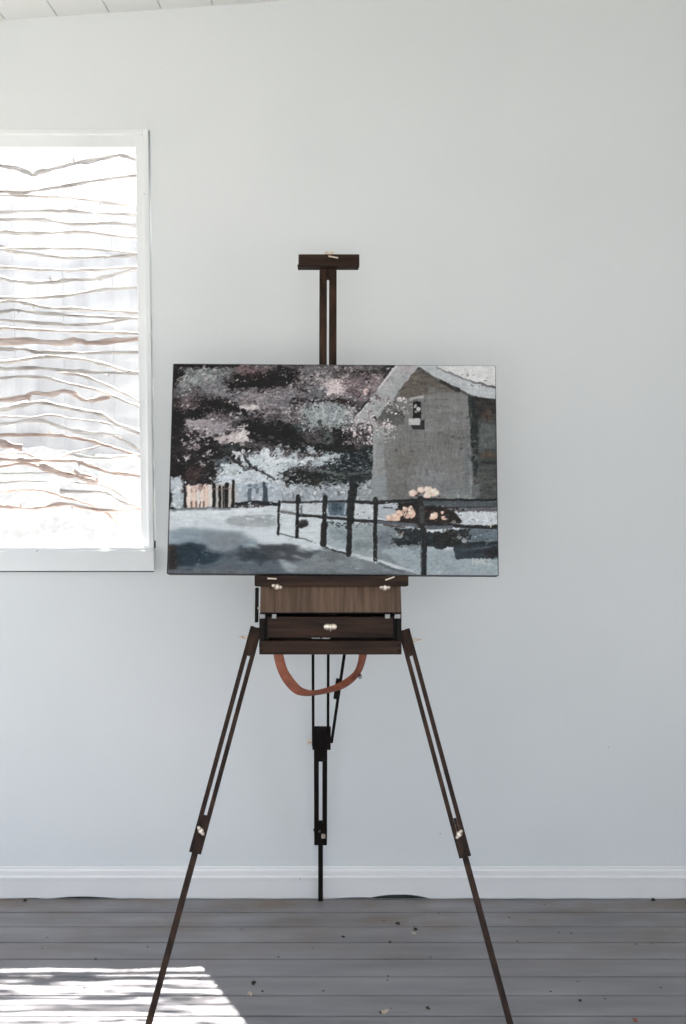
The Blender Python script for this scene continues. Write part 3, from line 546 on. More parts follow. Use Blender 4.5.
    smear(390, 504, 500, 550, 420, 0.7, 2, 3, 12, (0.25, 0.8), (-0.5, 0.5), (0.4, 0.9))
    PE = (216, 194, 182)
    for (x, y, r) in ((413, 494, 4.6), (421, 491, 3.6), (428, 490, 4), (427, 496.5, 3.6), (434.5, 493, 5), (390, 519, 4), (396, 517.5, 4.4), (400, 514, 3.6), (405, 509.5, 3.6), (407, 516, 3.4), (412, 515, 4), (411, 511, 3), (434.5, 517, 4.2), (444, 518.5, 2.2), (443, 513, 1.6), (411, 508, 1.6)):
        ell(x, y, r, r*0.88, (208, 180, 164) if y > 505 else PE, 0, 2.4, tex=16, soft=0.3); ell(x-r*0.3, y-r*0.3, r*0.45, r*0.4, (226, 208, 198), 0, 0.8, 0.8)
    ell(454, 522.5, 2.4, 2, (122, 120, 116), 0, 0.8); ell(443, 507.5, 1.6, 1.1, (180, 180, 182), 0, 0.5); line([(404, 520), (408, 512)], 0.9, (90, 66, 60), 0.5); dabs(426, 508, 446, 522, 10, 0.6, 1.2, [(110, 84, 76), (90, 60, 54)])
    # ---- post and rail fence
    FD = (40, 39, 39)
    line([(279, 503.5), (300, 504), (325, 503), (352, 502)], 2.2, (64, 64, 66), 0.9); line([(279, 513), (298, 516)], 2.2, (112, 112, 112), 0.8, 0.8)
    line([(352, 502.5), (376, 504), (412, 501), (440, 500.5)], 3, FD, 0.8); line([(360, 504), (414, 502.5)], 2, (56, 56, 58), 0.9)
    poly([(418, 499), (500, 499.5), (500, 502), (418, 502)], (42, 42, 43), 0.7); poly([(418, 501.5), (460, 502), (500, 502), (500, 506.6), (420, 506.6)], (82, 87, 91), 0.8, tex=6, d='h'); line([(420, 507.2), (446, 508), (500, 507)], 1.2, (54, 54, 56), 0.6); ell(463, 510.5, 2, 1.6, (60, 60, 62), 0, 0.6)
    line([(298, 516.5), (325, 518.5), (352, 521)], 3, (46, 46, 47), 0.8); line([(352, 521), (376, 522.5)], 3, (46, 45, 46), 0.7)
    line([(376, 523), (400, 524.5), (432, 528)], 4, (96, 98, 103), 0.9); line([(377, 521), (420, 524)], 1, (52, 50, 50), 0.6); line([(384, 526), (405, 528)], 1.3, (70, 62, 58), 0.6); line([(424, 527), (448, 526), (470, 527), (499, 527)], 3.6, (40, 42, 42), 0.9); line([(426, 528), (452, 527.5)], 3.5, (96, 99, 104), 0.8); line([(420, 524.5), (450, 523.5)], 1, (50, 46, 46), 0.5)
    line([(491, 524), (491.3, 527)], 1.2, (210, 204, 190), 0.3)
    line([(279, 534.5), (292, 538), (305, 540), (315, 544)], 1.2, (96, 99, 101), 0.5); line([(322, 546), (336, 552), (350, 555)], 1.8, (56, 58, 58), 0.7); line([(352, 554.5), (372, 559), (390, 563.5), (414, 571)], 1.5, (184, 187, 189), 0.6); line([(380, 564), (404, 572)], 2.4, (92, 98, 102), 1, 0.7); line([(326, 546), (331, 549)], 2, (190, 194, 196), 0.6)
    for (x, ya, yb, wd, xb) in ((279, 503, 535, 2.4, 278.5), (298, 498.5, 538, 3.2, 297.5), (325, 498, 545.5, 4.4, 324), (375.7, 500, 561, 4.2, 375.8)):
        line([(x, ya), (xb, yb)], wd, FD, 1.1, tex=10, d='v')
    line([(298, 498), (299, 503)], 4.6, FD, 0.9); line([(354, 487), (351, 503), (350.8, 522)], 8, (42, 42, 42), 1.6, tex=10); line([(350, 520), (349.3, 555)], 5.2, FD, 1.1, tex=10); line([(324.5, 525), (323.5, 545)], 6, (42, 38, 36), 0.7)
    line([(302, 507), (301.8, 516)], 1.3, (120, 120, 122), 0.4)
    line([(420.5, 500), (421.5, 526)], 6.4, (50, 48, 47), 0.9); poly([(419, 507), (425, 507), (425, 524), (420, 524)], (74, 74, 74), 0.9, 0.8); line([(423.8, 531), (424.6, 573)], 6.2, (48, 48, 49), 1.1, tex=10, d='v'); line([(421.6, 540), (421.8, 566)], 1.5, (86, 90, 92), 0.6, 0.8); line([(375.5, 562.5), (376.5, 562.5)], 1.6, (210, 210, 206), 0.3)
    # dark turned edge of the canvas at the sides, painted
    edge = UU-XL
    comp((np.clip(1.6-edge, 0, 1))*(VV > 380)*0.8, (40, 36, 36), 4); comp(np.clip(1.0-(XR-UU), 0, 1)*(VV > 395)*0.8, (50, 52, 54), 4)
    comp(np.clip(0.8-(VV-364.2), 0, 1)*0.6, (96, 90, 88), 3)
    # fine bristle grain over everything
    img[:] = img + (FINE*5+STR_H*4+STR_V*3+rng.normal(0, 2.2, (Hh, W)))[..., None]
    smear(278, 497, 500, 560, 420, 0.5, 1.5, 2.2, 12, (0.25, 0.7), (-0.4, 0.4), (0.3, 0.8))
    # signature, lower right
    SG = (212, 208, 196)
    for pts in ([(473.6, 558), (473.4, 564)], [(476.6, 558), (476.5, 564)], [(473.6, 561), (476.6, 561)], [(478.4, 564), (478.6, 558.2), (480.4, 562), (482.2, 558.2), (482.4, 564)], [(486.8, 558.8), (485, 558.2), (484, 560), (484, 562.4), (485.2, 563.8), (486.8, 563.2)], [(490.8, 558.6), (489, 558.3), (488.4, 559.6), (490.2, 561.4), (490.4, 563), (488.4, 563.6)]):
        line(pts, 0.55, SG, 0.0, 0.85, 2)
    img[:] = (img-108)*1.22+106
    return np.clip(img, 12, 235), W, Hh
# ================================================================ the room
WY = 3.262                       # face of the wall with the window
XL, XR, YB = -2.35, 2.6, -1.4
cl0, cl1 = at(0, 20, WY), at(300, 0, WY)
CK = (cl1.z-cl0.z)/(cl1.x-cl0.x)
def ceil_z(x): return cl0.z+CK*(x-cl0.x)

# floorboards: seams measured on the photo give the board width
seams = [at_floor(343, y).y for y in (912, 926.5, 942, 959, 977, 996, 1016)]
BW = (seams[0]-seams[-1])/6
fl = MB()
y = seams[0]+BW
while y > YB-0.1:
    g = 0.003
    y1 = min(y, WY+0.02)
    fl.box(XL, XR, y-BW+g, y1-g, -0.06, random.uniform(-0.0006, 0.0004), 0.0018)
    y -= BW
fl.box(XL, XR, YB-0.1, WY+0.1, -0.1, -0.062)
struct(fl.build('floor', M['floor']), 'grey painted floorboards running across the room', 'floor')

# window opening
wr, wt = at(150.0, 131, WY).x, at(140, 131, WY).z
wb = at(140, 552, WY).z
WXL = -1.86
T = 0.11
w = MB()
w.box(wr, XR, WY, WY+T, -0.05, 3.6)
w.box(XL-0.1, WXL, WY, WY+T, -0.05, 3.6)
w.box(WXL, wr, WY, WY+T, wt, 3.6)
w.box(WXL, wr, WY, WY+T, -0.05, wb)
struct(w.build('wall_back', M['wall']), 'white painted wall with the window in it behind the easel', 'wall')
# walls beside and behind the camera, unseen, with openings added to light the room
w = MB()
LO = (1.7, 3.0, 0.25, 2.35)
w.box(XL-T, XL, YB, LO[0], -0.05, 3.6); w.box(XL-T, XL, LO[1], WY+T, -0.05, 3.6)
w.box(XL-T, XL, LO[0], LO[1], -0.05, LO[2]); w.box(XL-T, XL, LO[0], LO[1], LO[3], 3.6)
struct(w.build('wall_left', M['wall']), 'white wall on the left side of the room', 'wall')
w = MB()
RO = (-1.1, 1.0, 0.4, 2.4)
w.box(XR, XR+T, YB, RO[0], -0.05, 3.6); w.box(XR, XR+T, RO[1], WY+T, -0.05, 3.6)
w.box(XR, XR+T, RO[0], RO[1], -0.05, RO[2]); w.box(XR, XR+T, RO[0], RO[1], RO[3], 3.6)
struct(w.build('wall_right', M['wall']), 'white wall on the right side of the room', 'wall')
w = MB()
BO = (-1.6, 1.5, 0.0, 2.55)
w.box(XL-T, BO[0], YB-T, YB, -0.05, 3.6); w.box(BO[1], XR+T, YB-T, YB, -0.05, 3.6)
w.box(BO[0], BO[1], YB-T, YB, BO[3], 3.6)
struct(w.build('wall_front', M['wall']), 'white wall behind the camera with a wide opening added to light the room', 'wall')

# ceiling: boards that run away from the wall, pitched up to the right
c = MB()
pw = (at(107, 8, WY)-at(55, 8, WY)).length
x = XL-0.1
x = at(5, 8, WY).x - pw*math.ceil((at(5, 8, WY).x-XL)/pw)
while x < XR:
    x1 = x+pw
    mx_ = (x+x1)/2
    up = Vector((-CK, 0, 1)).normalized()*0.02
    c.obox(Vector((mx_, (YB+WY)/2, ceil_z(mx_)))+up, Vector((1, 0, CK)).normalized()*(pw/2-0.0012), (0, (WY-YB)/2+0.1, 0), up, 0.003)
    x = x1
up = Vector((-CK, 0, 1)).normalized()*0.03
c.obox(Vector(((XL+XR)/2, (YB+WY)/2, ceil_z((XL+XR)/2)))+up*2.2, Vector((1, 0, CK))*((XR-XL)/2+0.3), (0, (WY-YB)/2+0.25, 0), up)
struct(c.build('ceiling', M['ceiling']), 'white boarded ceiling sloping up to the right', 'ceiling')

ev = MB(); ev.obox((XL-T-0.28, (YB+WY)/2, ceil_z(XL-T-0.28)+0.05), Vector((1, 0, CK))*0.36, (0, (WY-YB)/2+0.3, 0), (0, 0, 0.03)); ev.obox((XR+T+0.28, (YB+WY)/2, ceil_z(XR+T+0.28)+0.05), Vector((1, 0, CK))*0.36, (0, (WY-YB)/2+0.3, 0), (0, 0, 0.03))  # unseen overhangs, added to keep the sun out of the side openings
struct(ev.build('roof', M['ceiling']), 'unseen eaves added along the side walls to block the sun', 'roof')

# baseboard with a stepped profile; its lower edge is bowed up in two places
BY = 3.248
bt, bs = at(343, 866.5, WY).z, at(343, 879, BY).z
def lift(x):
    px = 343+x*FPX/ (BY*1.0)
    a = 0.006*max(0, 1-((px-76)/36)**2)+0.0015*max(0, 1-((px-25)/10)**2)
    b = 0.013*max(0, 1-((px-402)/30)**2)+0.003*max(0, 1-((px-365)/35)**2)
    return 0.0015+max(a, b)+0.0006*math.sin(px*0.11)
prof = [(BY, None), (BY, bs-0.004), (BY-0.003, bs-0.002), (BY-0.003, bs+0.006), (BY+0.003, bs+0.010), (BY+0.004, bt-0.012), (BY+0.009, bt-0.005), (BY+0.010, bt), (WY+0.001, bt), (WY+0.001, None)]
t = bmesh.new(); prev = None; NX = 500
for i in range(NX+1):
    x = XL+(XR-XL)*i/NX
    ring = [t.verts.new((x, yy, lift(x) if zz is None else zz)) for yy, zz in prof]
    if prev:
        for k in range(len(prof)): t.faces.new((prev[k], prev[(k+1) % len(prof)], ring[(k+1) % len(prof)], ring[k]))
    prev = ring
bmesh.ops.recalc_face_normals(t, faces=t.faces)
b = MB(); b.add(t)
struct(b.build('baseboard_back', M['trim']), 'white moulded baseboard along the foot of the wall', 'baseboard')
b = MB(); b.box(XL, XR, BY+0.0035, BY+0.0075, 0.0, 0.03)  # dark strip standing in for the shade behind the lifted edge
struct(b.build('trim_1', M['gap']), 'dark strip put in to blacken the gap under the bowed baseboard', 'trim')

# the window: outer bead, sash, dusty pane, sill
win = bpy.data.objects.new('window_1', None); COL.objects.link(win); win.location = ((WXL+wr)/2, WY, wb)
struct(win, 'white framed window at the left of the wall, bright outside', 'window')
def ring_frame(x0, x1, z0, z1, wl, wrr, wtp, wbt, y0, y1, bev=0.002):
    m = MB()
    m.box(x0, x0+wl, y0, y1, z0, z1, bev); m.box(x1-wrr, x1, y0, y1, z0, z1, bev)
    m.box(x0+wl, x1-wrr, y0, y1, z1-wtp, z1, bev); m.box(x0+wl, x1-wrr, y0, y1, z0, z0+wbt, bev); return m
xo, zo = at(151.0, 340, WY-0.005).x, at(140, 129, WY-0.005).z
ring_frame(WXL-0.012, xo, wb-0.006, zo, 0.03, 0.017, 0.016, 0.02, WY-0.005, WY+0.03).build('window_frame', M['frame'], win)
gx, gt_, gb = at(138.2, 340, WY+0.018).x, at(100, 147, WY+0.018).z, at(100, 548.5, WY+0.018).z
ring_frame(WXL+0.005, xo-0.008, wb, zo-0.008, 0.06, xo-0.008-gx, zo-0.008-gt_, gb-wb, WY+0.018, WY+0.055).build('window_sash', M['frame'], win)
m = ring_frame(WXL+0.06, gx+0.012, gb-0.012, gt_+0.012, 0.014, 0.0125, 0.0125, 0.014, WY+0.035, WY+0.05)
m.build('glazing_bead', M['frame'], win)
m = MB(); m.box(WXL+0.05, gx+0.01, WY+0.041, WY+0.0425, gb-0.01, gt_+0.01)
m.build('pane', M['glass'], win)
st, sb = at(140, 550.5, WY-0.02).z, at(140, 571.2, WY-0.02).z
m = MB(); m.box(WXL-0.05, at(154.2, 562, WY-0.02).x, WY-0.02, WY+0.02, sb, st, 0.0025)
m.box(WXL-0.05, at(153.4, 555, WY-0.02).x, WY-0.013, WY+0.02, st-0.004, st+0.008, 0.002)
m.build('window_sill', M['frame'], win)
m = MB(); m.box(WXL-0.05, at(153.8, 572, WY-0.004).x, WY-0.004, WY+0.01, sb-0.0048, sb-0.0002)  # dark strip painted in for the shadow line under the sill
m.build('shadow_strip', M['gap'], win)
m = MB(); m.box(xo+0.001, xo+0.0035, WY-0.003, WY+0.01, st+0.006, st+0.03)  # dark strip painted in for the slit beside the bead
m.build('shadow_strip', M['gap'], win)
m = MB(); m.box(WXL, gx+0.03, WY+0.055, WY+0.2, gb-0.05, gb-0.006); m.box(WXL, gx+0.03, WY+0.12, WY+0.135, gb-0.006, gb+0.012, 0.002)
m.build('outer_sill', M['frame'], win)

# ================================================================ outside
g = MB(); g.box(-30, 30, -30, 40, -0.35, -0.07)
struct(g.build('ground', M['ground']), 'sunlit bare ground around the building', 'ground')
FY = 4.9
ft = at(60, 203, FY).z; fb = at(60, 424, FY).z
f = MB(); x = -3.4; k = 0
while x < 0.6:
    f.box(x, x+0.1194, FY+(k % 2)*0.001, FY+0.02+(k % 2)*0.001, fb-0.15, ft+random.uniform(-0.004, 0.004), 0.0008); x += 0.12; k += 1
fo = thing('board_fence', 'pale grey board fence seen through the window behind the branches', 'fence', (-1.4, FY, fb-0.1))
f.build('board_panel', M['fence'], fo)
f = MB(); f.box(-3.4, 0.6, FY+0.027, FY+0.06, fb+0.1, fb+0.17); f.box(-3.4, 0.6, FY+0.027, FY+0.06, ft-0.25, ft-0.18)
f.build('rail', M['post'], fo)
bk = MB(); t = bmesh.new(); rows = []
for j in range(26):
    yy = 3.75+(FY+0.2-3.75)*j/25
    zz = -0.1+min(1.0, (j/4.0))*0.9+(fb-0.82+0.02)*max(0, (j-4)/21)
    rows.append([t.verts.new((-3.6+4.4*i/60, yy+random.uniform(-.01, .01), zz+random.uniform(-.012, .012)+0.03*math.sin(i*0.5+j*0.3))) for i in range(61)])
for a, b2 in zip(rows[:-1], rows[1:]):
    for i in range(60): t.faces.new((a[i], a[i+1], b2[i+1], b2[i]))
bmesh.ops.recalc_face_normals(t, faces=t.faces); bk.add(t)
struct(bk.build('garden_bank', M['sand'], smooth=True), 'sunlit pale gravel bank outside the window', 'bank')

# branches woven across the outside of the window
SY = WY+0.19
scr = thing('branch_screen', 'screen of crooked bare branches fixed across the outside of the window', 'screen', ((WXL+wr)/2, SY, -0.07))
BR = [
 (2.4, 0, [(0, 165.5), (20, 168.5), (33, 175), (38, 172), (55, 168), (80, 162), (105, 158), (120, 155), (137, 159)]),
 (1.9, 0, [(0, 191), (20, 192.5), (40, 190), (70, 185), (100, 180), (137, 175)]),
 (1.6, 0, [(0, 195), (40, 196.5), (70, 198), (100, 201.5), (137, 206)]),
 (1.7, 0, [(0, 212), (40, 211), (70, 211), (100, 213), (130, 214)]),
 (1.7, 0, [(0, 219), (40, 219.5), (60, 222), (75, 224), (110, 223), (137, 226)]),
 (2.0, 0, [(0, 231.5), (25, 233), (60, 232.5), (80, 231.5), (105, 234), (137, 238)]),
 (1.4, 0, [(0, 249), (25, 248), (60, 248.5), (90, 248.5), (125, 252)]),
 (1.6, 0, [(0, 246), (8, 251), (35, 254), (65, 257.5), (100, 257), (118, 256)]),
 (1.5, 0, [(0, 267), (30, 269), (60, 270), (95, 269.5), (120, 268)]),
 (2.0, 0, [(0, 278), (15, 281), (40, 282.5), (70, 280), (95, 279), (105, 277), (120, 273)]),
 (1.7, 0, [(0, 298), (30, 298), (55, 296.5), (75, 294), (100, 290), (125, 288)]),
 (1.8, 0, [(0, 302), (12, 300.5), (30, 304), (50, 308), (80, 309), (110, 311), (135, 312.5)]),
 (1.6, 0, [(0, 312), (15, 310), (40, 313), (70, 315), (100, 317), (130, 318)]),
 (1.6, 0, [(0, 320), (40, 323), (70, 325), (95, 324), (125, 319)]),
 (1.5, 0, [(0, 328), (40, 330), (80, 331.5), (130, 333)]),
 (3.0, 1, [(0, 342), (30, 341), (60, 343), (75, 340.5), (90, 343), (110, 341), (125, 340)]),
 (1.9, 0, [(0, 349), (20, 349), (40, 352), (80, 353), (137, 352.5)]),
 (1.9, 0, [(0, 362), (20, 360.5), (38, 357), (50, 356.5), (80, 359), (100, 363), (120, 369), (137, 373)]),
 (1.7, 0, [(0, 369), (35, 368), (60, 370), (90, 372), (120, 373), (137, 373.5)]),
 (1.5, 0, [(0, 378), (20, 376.5), (45, 378), (75, 385), (100, 391), (120, 399), (135, 405)]),
 (1.3, 0, [(60, 373), (80, 375), (100, 382), (120, 391), (137, 400)]),
 (2.3, 1, [(0, 400), (25, 397), (33, 393), (50, 394.5), (62, 391.5), (72, 393), (82, 399), (90, 400), (110, 397)]),
 (2.4, 0, [(0, 409), (20, 405), (40, 402), (60, 406), (80, 410), (100, 414), (115, 423), (125, 427)]),
 (1.0, 0, [(0, 416.5), (30, 417), (50, 415), (75, 419), (100, 422), (120, 426)]),
 (1.8, 0, [(0, 424), (30, 421), (45, 421.5), (60, 427), (85, 433), (105, 434), (120, 438), (137, 449)]),
 (1.7, 1, [(0, 435), (50, 435), (75, 438), (95, 442), (115, 448), (137, 455)]),
 (1.2, 0, [(0, 454), (25, 453), (35, 457), (55, 458), (75, 452), (90, 449), (100, 446)]),
 (0.9, 0, [(70, 454), (85, 457), (105, 458), (125, 456)]),
 (2.1, 1, [(0, 459), (25, 460), (45, 460), (75, 460.5), (90, 466), (110, 472), (130, 474)]),
 (1.8, 1, [(0, 466), (25, 463), (45, 469), (70, 474), (85, 475), (97, 479)]),
 (0.8, 0, [(0, 474), (30, 473), (60, 473)]),
 (0.9, 0, [(0, 483), (20, 481.5), (60, 482), (95, 484), (110, 487)]),
 (1.4, 1, [(0, 491), (25, 489), (45, 491), (65, 497), (85, 503), (105, 512), (120, 526)]),
 (2.0, 1, [(0, 506), (20, 508), (45, 507), (65, 504), (85, 508), (110, 511), (135, 509)]),
 (1.6, 0, [(60, 491), (80, 492), (100, 492), (110, 494), (120, 500), (135, 506)]),
 (1.4, 0, [(75, 470), (90, 480), (105, 486), (120, 494), (130, 502)]),
 (3.2, 1, [(40, 465), (60, 472), (80, 477), (97, 482)]),
 (4.2, 1, [(-6, 443), (8, 445), (22, 448)]),
]
rb = random.Random(11)
for bi, (rad, kind, pts) in enumerate(BR):
    sp = []
    yo = SY+(bi % 3-1)*0.018
    P3 = [at(px, py, yo) for px, py in pts]
    if pts[-1][0] >= 118:                                   # on to the post beside the opening
        e = P3[-1]; d = (P3[-1]-P3[-2]).normalized(); P3.append(e+d*(0.03+(at(150, 0, yo).x-e.x)))
    if pts[0][0] <= 0:                                      # and on to the far post
        e = P3[0].copy(); sl = rb.uniform(-0.06, 0.06)
        q = e.copy(); ext = []
        while q.x > WXL-0.1:
            q = q+Vector((-0.12, rb.uniform(-.006, .006), sl*0.12+rb.uniform(-.012, .012))); ext.append(q.copy())
        P3 = ext[::-1]+P3
    for i in range(len(P3)-1):
        p0, p1, p2, p3 = P3[max(i-1, 0)], P3[i], P3[i+1], P3[min(i+2, len(P3)-1)]
        for k in range(5):
            u = k/5
            sp.append(0.5*((2*p1)+(p2-p0)*u+(2*p0-5*p1+4*p2-p3)*u*u+(3*p1-p0-3*p2+p3)*u**3))
    sp.append(P3[-1])
    r0 = rad*1.12*SY/FPX
    n = len(sp)
    sp = [p+Vector((0, rb.uniform(-.001, .001), rb.uniform(-.0012, .0012))) for p in sp]
    ph = rb.uniform(0, 6)
    rr = [r0*(1.12-0.34*i/n)*rb.uniform(0.84, 1.16)*(1+0.2*math.sin(i*0.55+ph)+0.12*math.sin(i*1.3+2*ph)) for i in range(n)]
    m = MB(); m.tube(sp, rr, 9)
    for _ in range(2 if rad < 3 else 1):                    # knots and broken twigs
        i = rb.randrange(2, n-2); d = Vector((rb.uniform(-.5, .5), rb.uniform(-.3, .3), rb.choice((-1, 1)))).normalized()
        m.tube([sp[i], sp[i]+d*r0*1.2, sp[i]+d*r0*rb.uniform(1.6, 2.4)], [r0*0.6, r0*0.45, r0*0.2], 6)
    m.build('branch', M['redbark'] if kind else M['bark'], scr, smooth=True)
for xx in (wr+0.035, WXL-0.06):
    m = MB(); m.box(xx-0.02, xx+0.02, SY-0.045, SY+0.045, -0.07, wt+0.25, 0.004); m.build('post', M['post'], scr)

# ================================================================ the easel
X1 = Vector((1, 0, 0))
easel = thing('box_easel', 'dark brown wooden box easel on three legs holding the painting', 'easel', (-0.03, 2.75, 0))
def dims(px0, py0, px1, py1, Y):
    a, b_ = at(px0, (py0+py1)/2, Y), at(px1, (py0+py1)/2, Y); tz, bz = at((px0+px1)/2, py0, Y).z, at((px0+px1)/2, py1, Y).z
    return a.x, b_.x, bz, tz
def slab(m, px0, py0, px1, py1, Y, depth, bev=0.0015):
    x0, x1, z0, z1 = dims(px0, py0, px1, py1, Y); m.box(x0, x1, Y, Y+depth, z0, z1, bev); return m
def wing(m, c, axis, up, s):                                # a wing nut: stub, hub and two wings
    axis, up = Vector(axis).normalized(), Vector(up).normalized(); side = axis.cross(up).normalized(); c = Vector(c)
    m.cyl(c-axis*0.006, c+axis*s*0.9, s*0.22, 10); m.tube([c, c+axis*s*0.35, c+axis*s*0.6], [s*0.62, s*0.56, s*0.4], 16)
    for sg in (-1, 1):
        m.ball(c+axis*s*0.62+side*sg*s*0.62, side*s*0.5, up*s*0.4, axis*s*0.5, 12)
    return m

BF = 2.655                                                  # front of the paint box
bx0, bx1, bz0, bz1 = dims(259.2, 614, 401.5, 654, BF)
BD = 0.30
box = MB()
rx0, rx1, rz0, rz1 = dims(259.2, 641, 401.5, 654.5, BF)
box.box(bx0, bx0+0.012, BF+0.002, BF+BD, bz0, bz1, 0.001); box.box(bx1-0.012, bx1, BF+0.002, BF+BD, bz0, bz1, 0.001)
box.box(bx0, bx1, BF+BD-0.01, BF+BD, bz0, bz1, 0.001); box.box(bx0+0.01, bx1-0.01, BF+0.012, BF+BD-0.005, bz0, bz0+0.006)
box.box(bx0+0.012, bx0+0.022, BF+0.012, BF+0.05, bz0, bz1-0.004, 0.001); box.box(bx1-0.022, bx1-0.012, BF+0.012, BF+0.05, bz0, bz1-0.004, 0.001)
box.build('box', M['black'], easel)
m = MB(); m.box(rx0, rx1, BF-0.002, BF+0.011, rz0, rz1, 0.0015); m.build('front_rail', M['wood'], easel)
for k, zz in enumerate((0.2, 0.6)):                         # box-joint ends of the front rail
    for xs in (rx0+0.005, rx1-0.005):
        m = MB(); m.box(xs-0.0045, xs+0.0045, BF-0.0025, BF-0.001, rz0+(rz1-rz0)*zz, rz0+(rz1-rz0)*(zz+0.2)); m.build('finger_joint', M['black'], easel)
dr = MB(); slab(dr, 266.5, 616.8, 394.5, 638, BF+0.014, 0.014, 0.0015)
dro = dr.build('drawer', M['wood'], easel)
dc = at(330.3, 627, BF+0.013)
m = MB(); m.ball(dc, (0.0082, 0, 0), (0, 0.004, 0), (0, 0, 0.0085)); m.ball(dc+Vector((-0.0085, 0, 0.0004)), (0.0095, 0, 0), (0, 0.004, 0), (0, 0, 0.0088)); m.ball(dc+Vector((0.0085, 0, 0.0004)), (0.0095, 0, 0), (0, 0.004, 0), (0, 0, 0.0088))
m.cyl(dc+Vector((0.001, -0.002, -0.002)), dc+Vector((0.001, -0.008, -0.009)), 0.002, 8)
m.build('latch', M['brass'], dro, smooth=True)
for px, wpx in ((262.2, 5.5), (274, 4.6), (387.5, 5), (397.5, 6)):
    m = MB(); slab(m, px-wpx/2, 614.2, px+wpx/2, 618.6, BF-0.004, 0.006, 0.0008); m.build('corner_bracket', M['steel'], easel)
for px in (316, 326):
    m = MB(); slab(m, px-4.2, 637.9, px+4.2, 638.9, BF+0.003, 0.01, 0.0004)  # pale bars added for the brightness seen through the gap under the drawer
    m.build('gap_light_bar', M['steel'], easel)

# canvas: where it stands and how far it leans back
PY0 = 2.718; TH = 0.044
pb = at(333.4, 575.0, PY0)
lean = R(12)
d0 = (pb-EYE).dot(FWD); CW = 332.4*d0/FPX
for _ in range(40):
    U = Vector((0, math.sin(lean), math.cos(lean)))
    CH = 0.60
    for _k in range(30):
        tp = pb+U*CH; CH += (project(tp)[1]-364.4)*0.0024
    d1 = (tp-EYE).dot(FWD); wtop = CW*FPX/d1
    lean += (wtop-322.8)*0.002
N_ = Vector((0, -math.cos(lean), math.sin(lean)))           # towards the viewer
print('lean', math.degrees(lean), 'canvas', CW, CH, 'base', pb)

# lid veneer panel tilted back above the drawer, ledge above it
lp = at(330.5, 613, BF+0.004); lq = at(330.5, 586, BF+0.036)
lu = (lq-lp); ln = X1.cross(lu).normalized()
lx0, lx1, _, _ = dims(260.5, 600, 401, 601, BF+0.02)
m = MB(); m.obox((lp+lq)/2+Vector(((lx0+lx1)/2-lp.x, 0, 0))-ln*-0.004, X1*(lx1-lx0)/2, lu/2, ln*0.004, 0.001)
m.build('lid', M['lid'], easel)
m = MB(); slab(m, 260.0, 611.6, 401.6, 613.6, BF-0.001, 0.02, 0.0006); m.build('lid_edge', M['black'], easel)
tz1 = pb.z-TH*math.sin(lean)-0.0018
lx0, lx1, lz0, _ = dims(254.3, 576, 408.6, 586.5, BF+0.01)
m = MB(); m.box(lx0, lx1, BF+0.018, BF+0.034, lz0, at(331, 576.2, BF+0.018).z, 0.001); m.box(lx0+0.002, lx1-0.002, BF+0.03, PY0+0.07, tz1-0.012, tz1, 0.001)
m.box(lx0+0.004, lx1-0.004, BF+0.022, BF+0.05, lz0-0.002, lz0+0.006, 0.001)
ledge = m.build('canvas_ledge', M['wood'], easel)
for x0, y0, x1, y1 in ((267.5, 578.4, 276.5, 578.8), (385.3, 580.2, 394.5, 576.8)):
    m = MB(); m.cyl(at(x0, y0, BF+0.015), at(x1, y1, BF+0.015), 0.0022, 10); m.build('pin', M['brass'], ledge, smooth=True)
for px, py, an in ((277, 587, 0.25), (384.8, 588, 0)):
    m = MB(); wing(m, at(px, py, BF+0.012), (0.3*an, -1, 0.25), (math.sin(an), 0, 1), 0.0135); m.build('wing_nut', M['brass'], ledge, smooth=True)
m = MB(); a, b_ = at(257, 588, BF+0.05), at(256.6, 622, BF+0.02)
m.obox((a+b_)/2, X1*0.0045, (0, 0.008, 0), (a-b_)/2, 0.001); m.build('side_arm', M['black'], easel)
m = MB(); m.ball(at(258.6, 608, BF+0.02), (0.003, 0, 0), (0, 0.004, 0), (0, 0, 0.004)); m.build('screw', M['brass'], easel, smooth=True)

# lid frame behind the canvas and the slotted mast
mp0 = pb-N_*0.049                                           # plane of the mast, just behind the canvas
def onm(px, py): return at_plane(px, py, mp0, N_)
ma, mb_ = onm(319.3, 300), onm(336.6, 300); mw = (mb_.x-ma.x); mcx = (ma.x+mb_.x)/2
mtop = onm(328, 267); sl = 0.0066
Lm = (mtop-mp0).dot(U)
base = Vector((mcx, mp0.y, mp0.z))
lowest = -(base.z-bz1)/math.cos(lean)-0.02
m = MB()
for sg in (-1, 1):
    wd = (mw-sl)/2
    m.obox(base+X1*sg*(sl/2+wd/2)+U*(Lm+lowest)/2-N_*0.009, X1*wd/2, U*(Lm-lowest)/2, N_*0.009, 0.0015)
st_ = (onm(328, 278)-mp0).dot(U)
m.obox(base+U*(st_+Lm)/2-N_*0.009, X1*(mw/2-0.001), U*(Lm-st_)/2, N_*0.0085)
m.obox(base+U*(lowest+0.03)-N_*0.009, X1*(mw/2-0.001), U*0.03, N_*0.0085)
m.build('mast', M['woodv'], easel)
m = MB(); m.obox(base+U*(lowest+0.16)-N_*0.024, X1*0.17, U*0.14, N_*0.005, 0.001)
m.build('lid_back', M['wood'], easel)
cp0 = mp0+N_*0.017
a, b_ = at_plane(298.4, 259, cp0, N_), at_plane(359.4, 259, cp0, N_)
zt, zm = [(at_plane(328, yy, cp0, N_)-mp0).dot(U) for yy in (254, 264.8)]
zb = (at_plane(328, 270.3, mp0-N_*0.008, N_)-mp0).dot(U)
cx = Vector(((a.x+b_.x)/2, mp0.y, mp0.z))
m = MB(); m.obox(cx+U*(zt+zm)/2+N_*0.004, X1*(b_.x-a.x)/2, U*(zt-zm)/2, N_*0.013, 0.002)
clamp = m.build('top_clamp', M['wood'], easel)
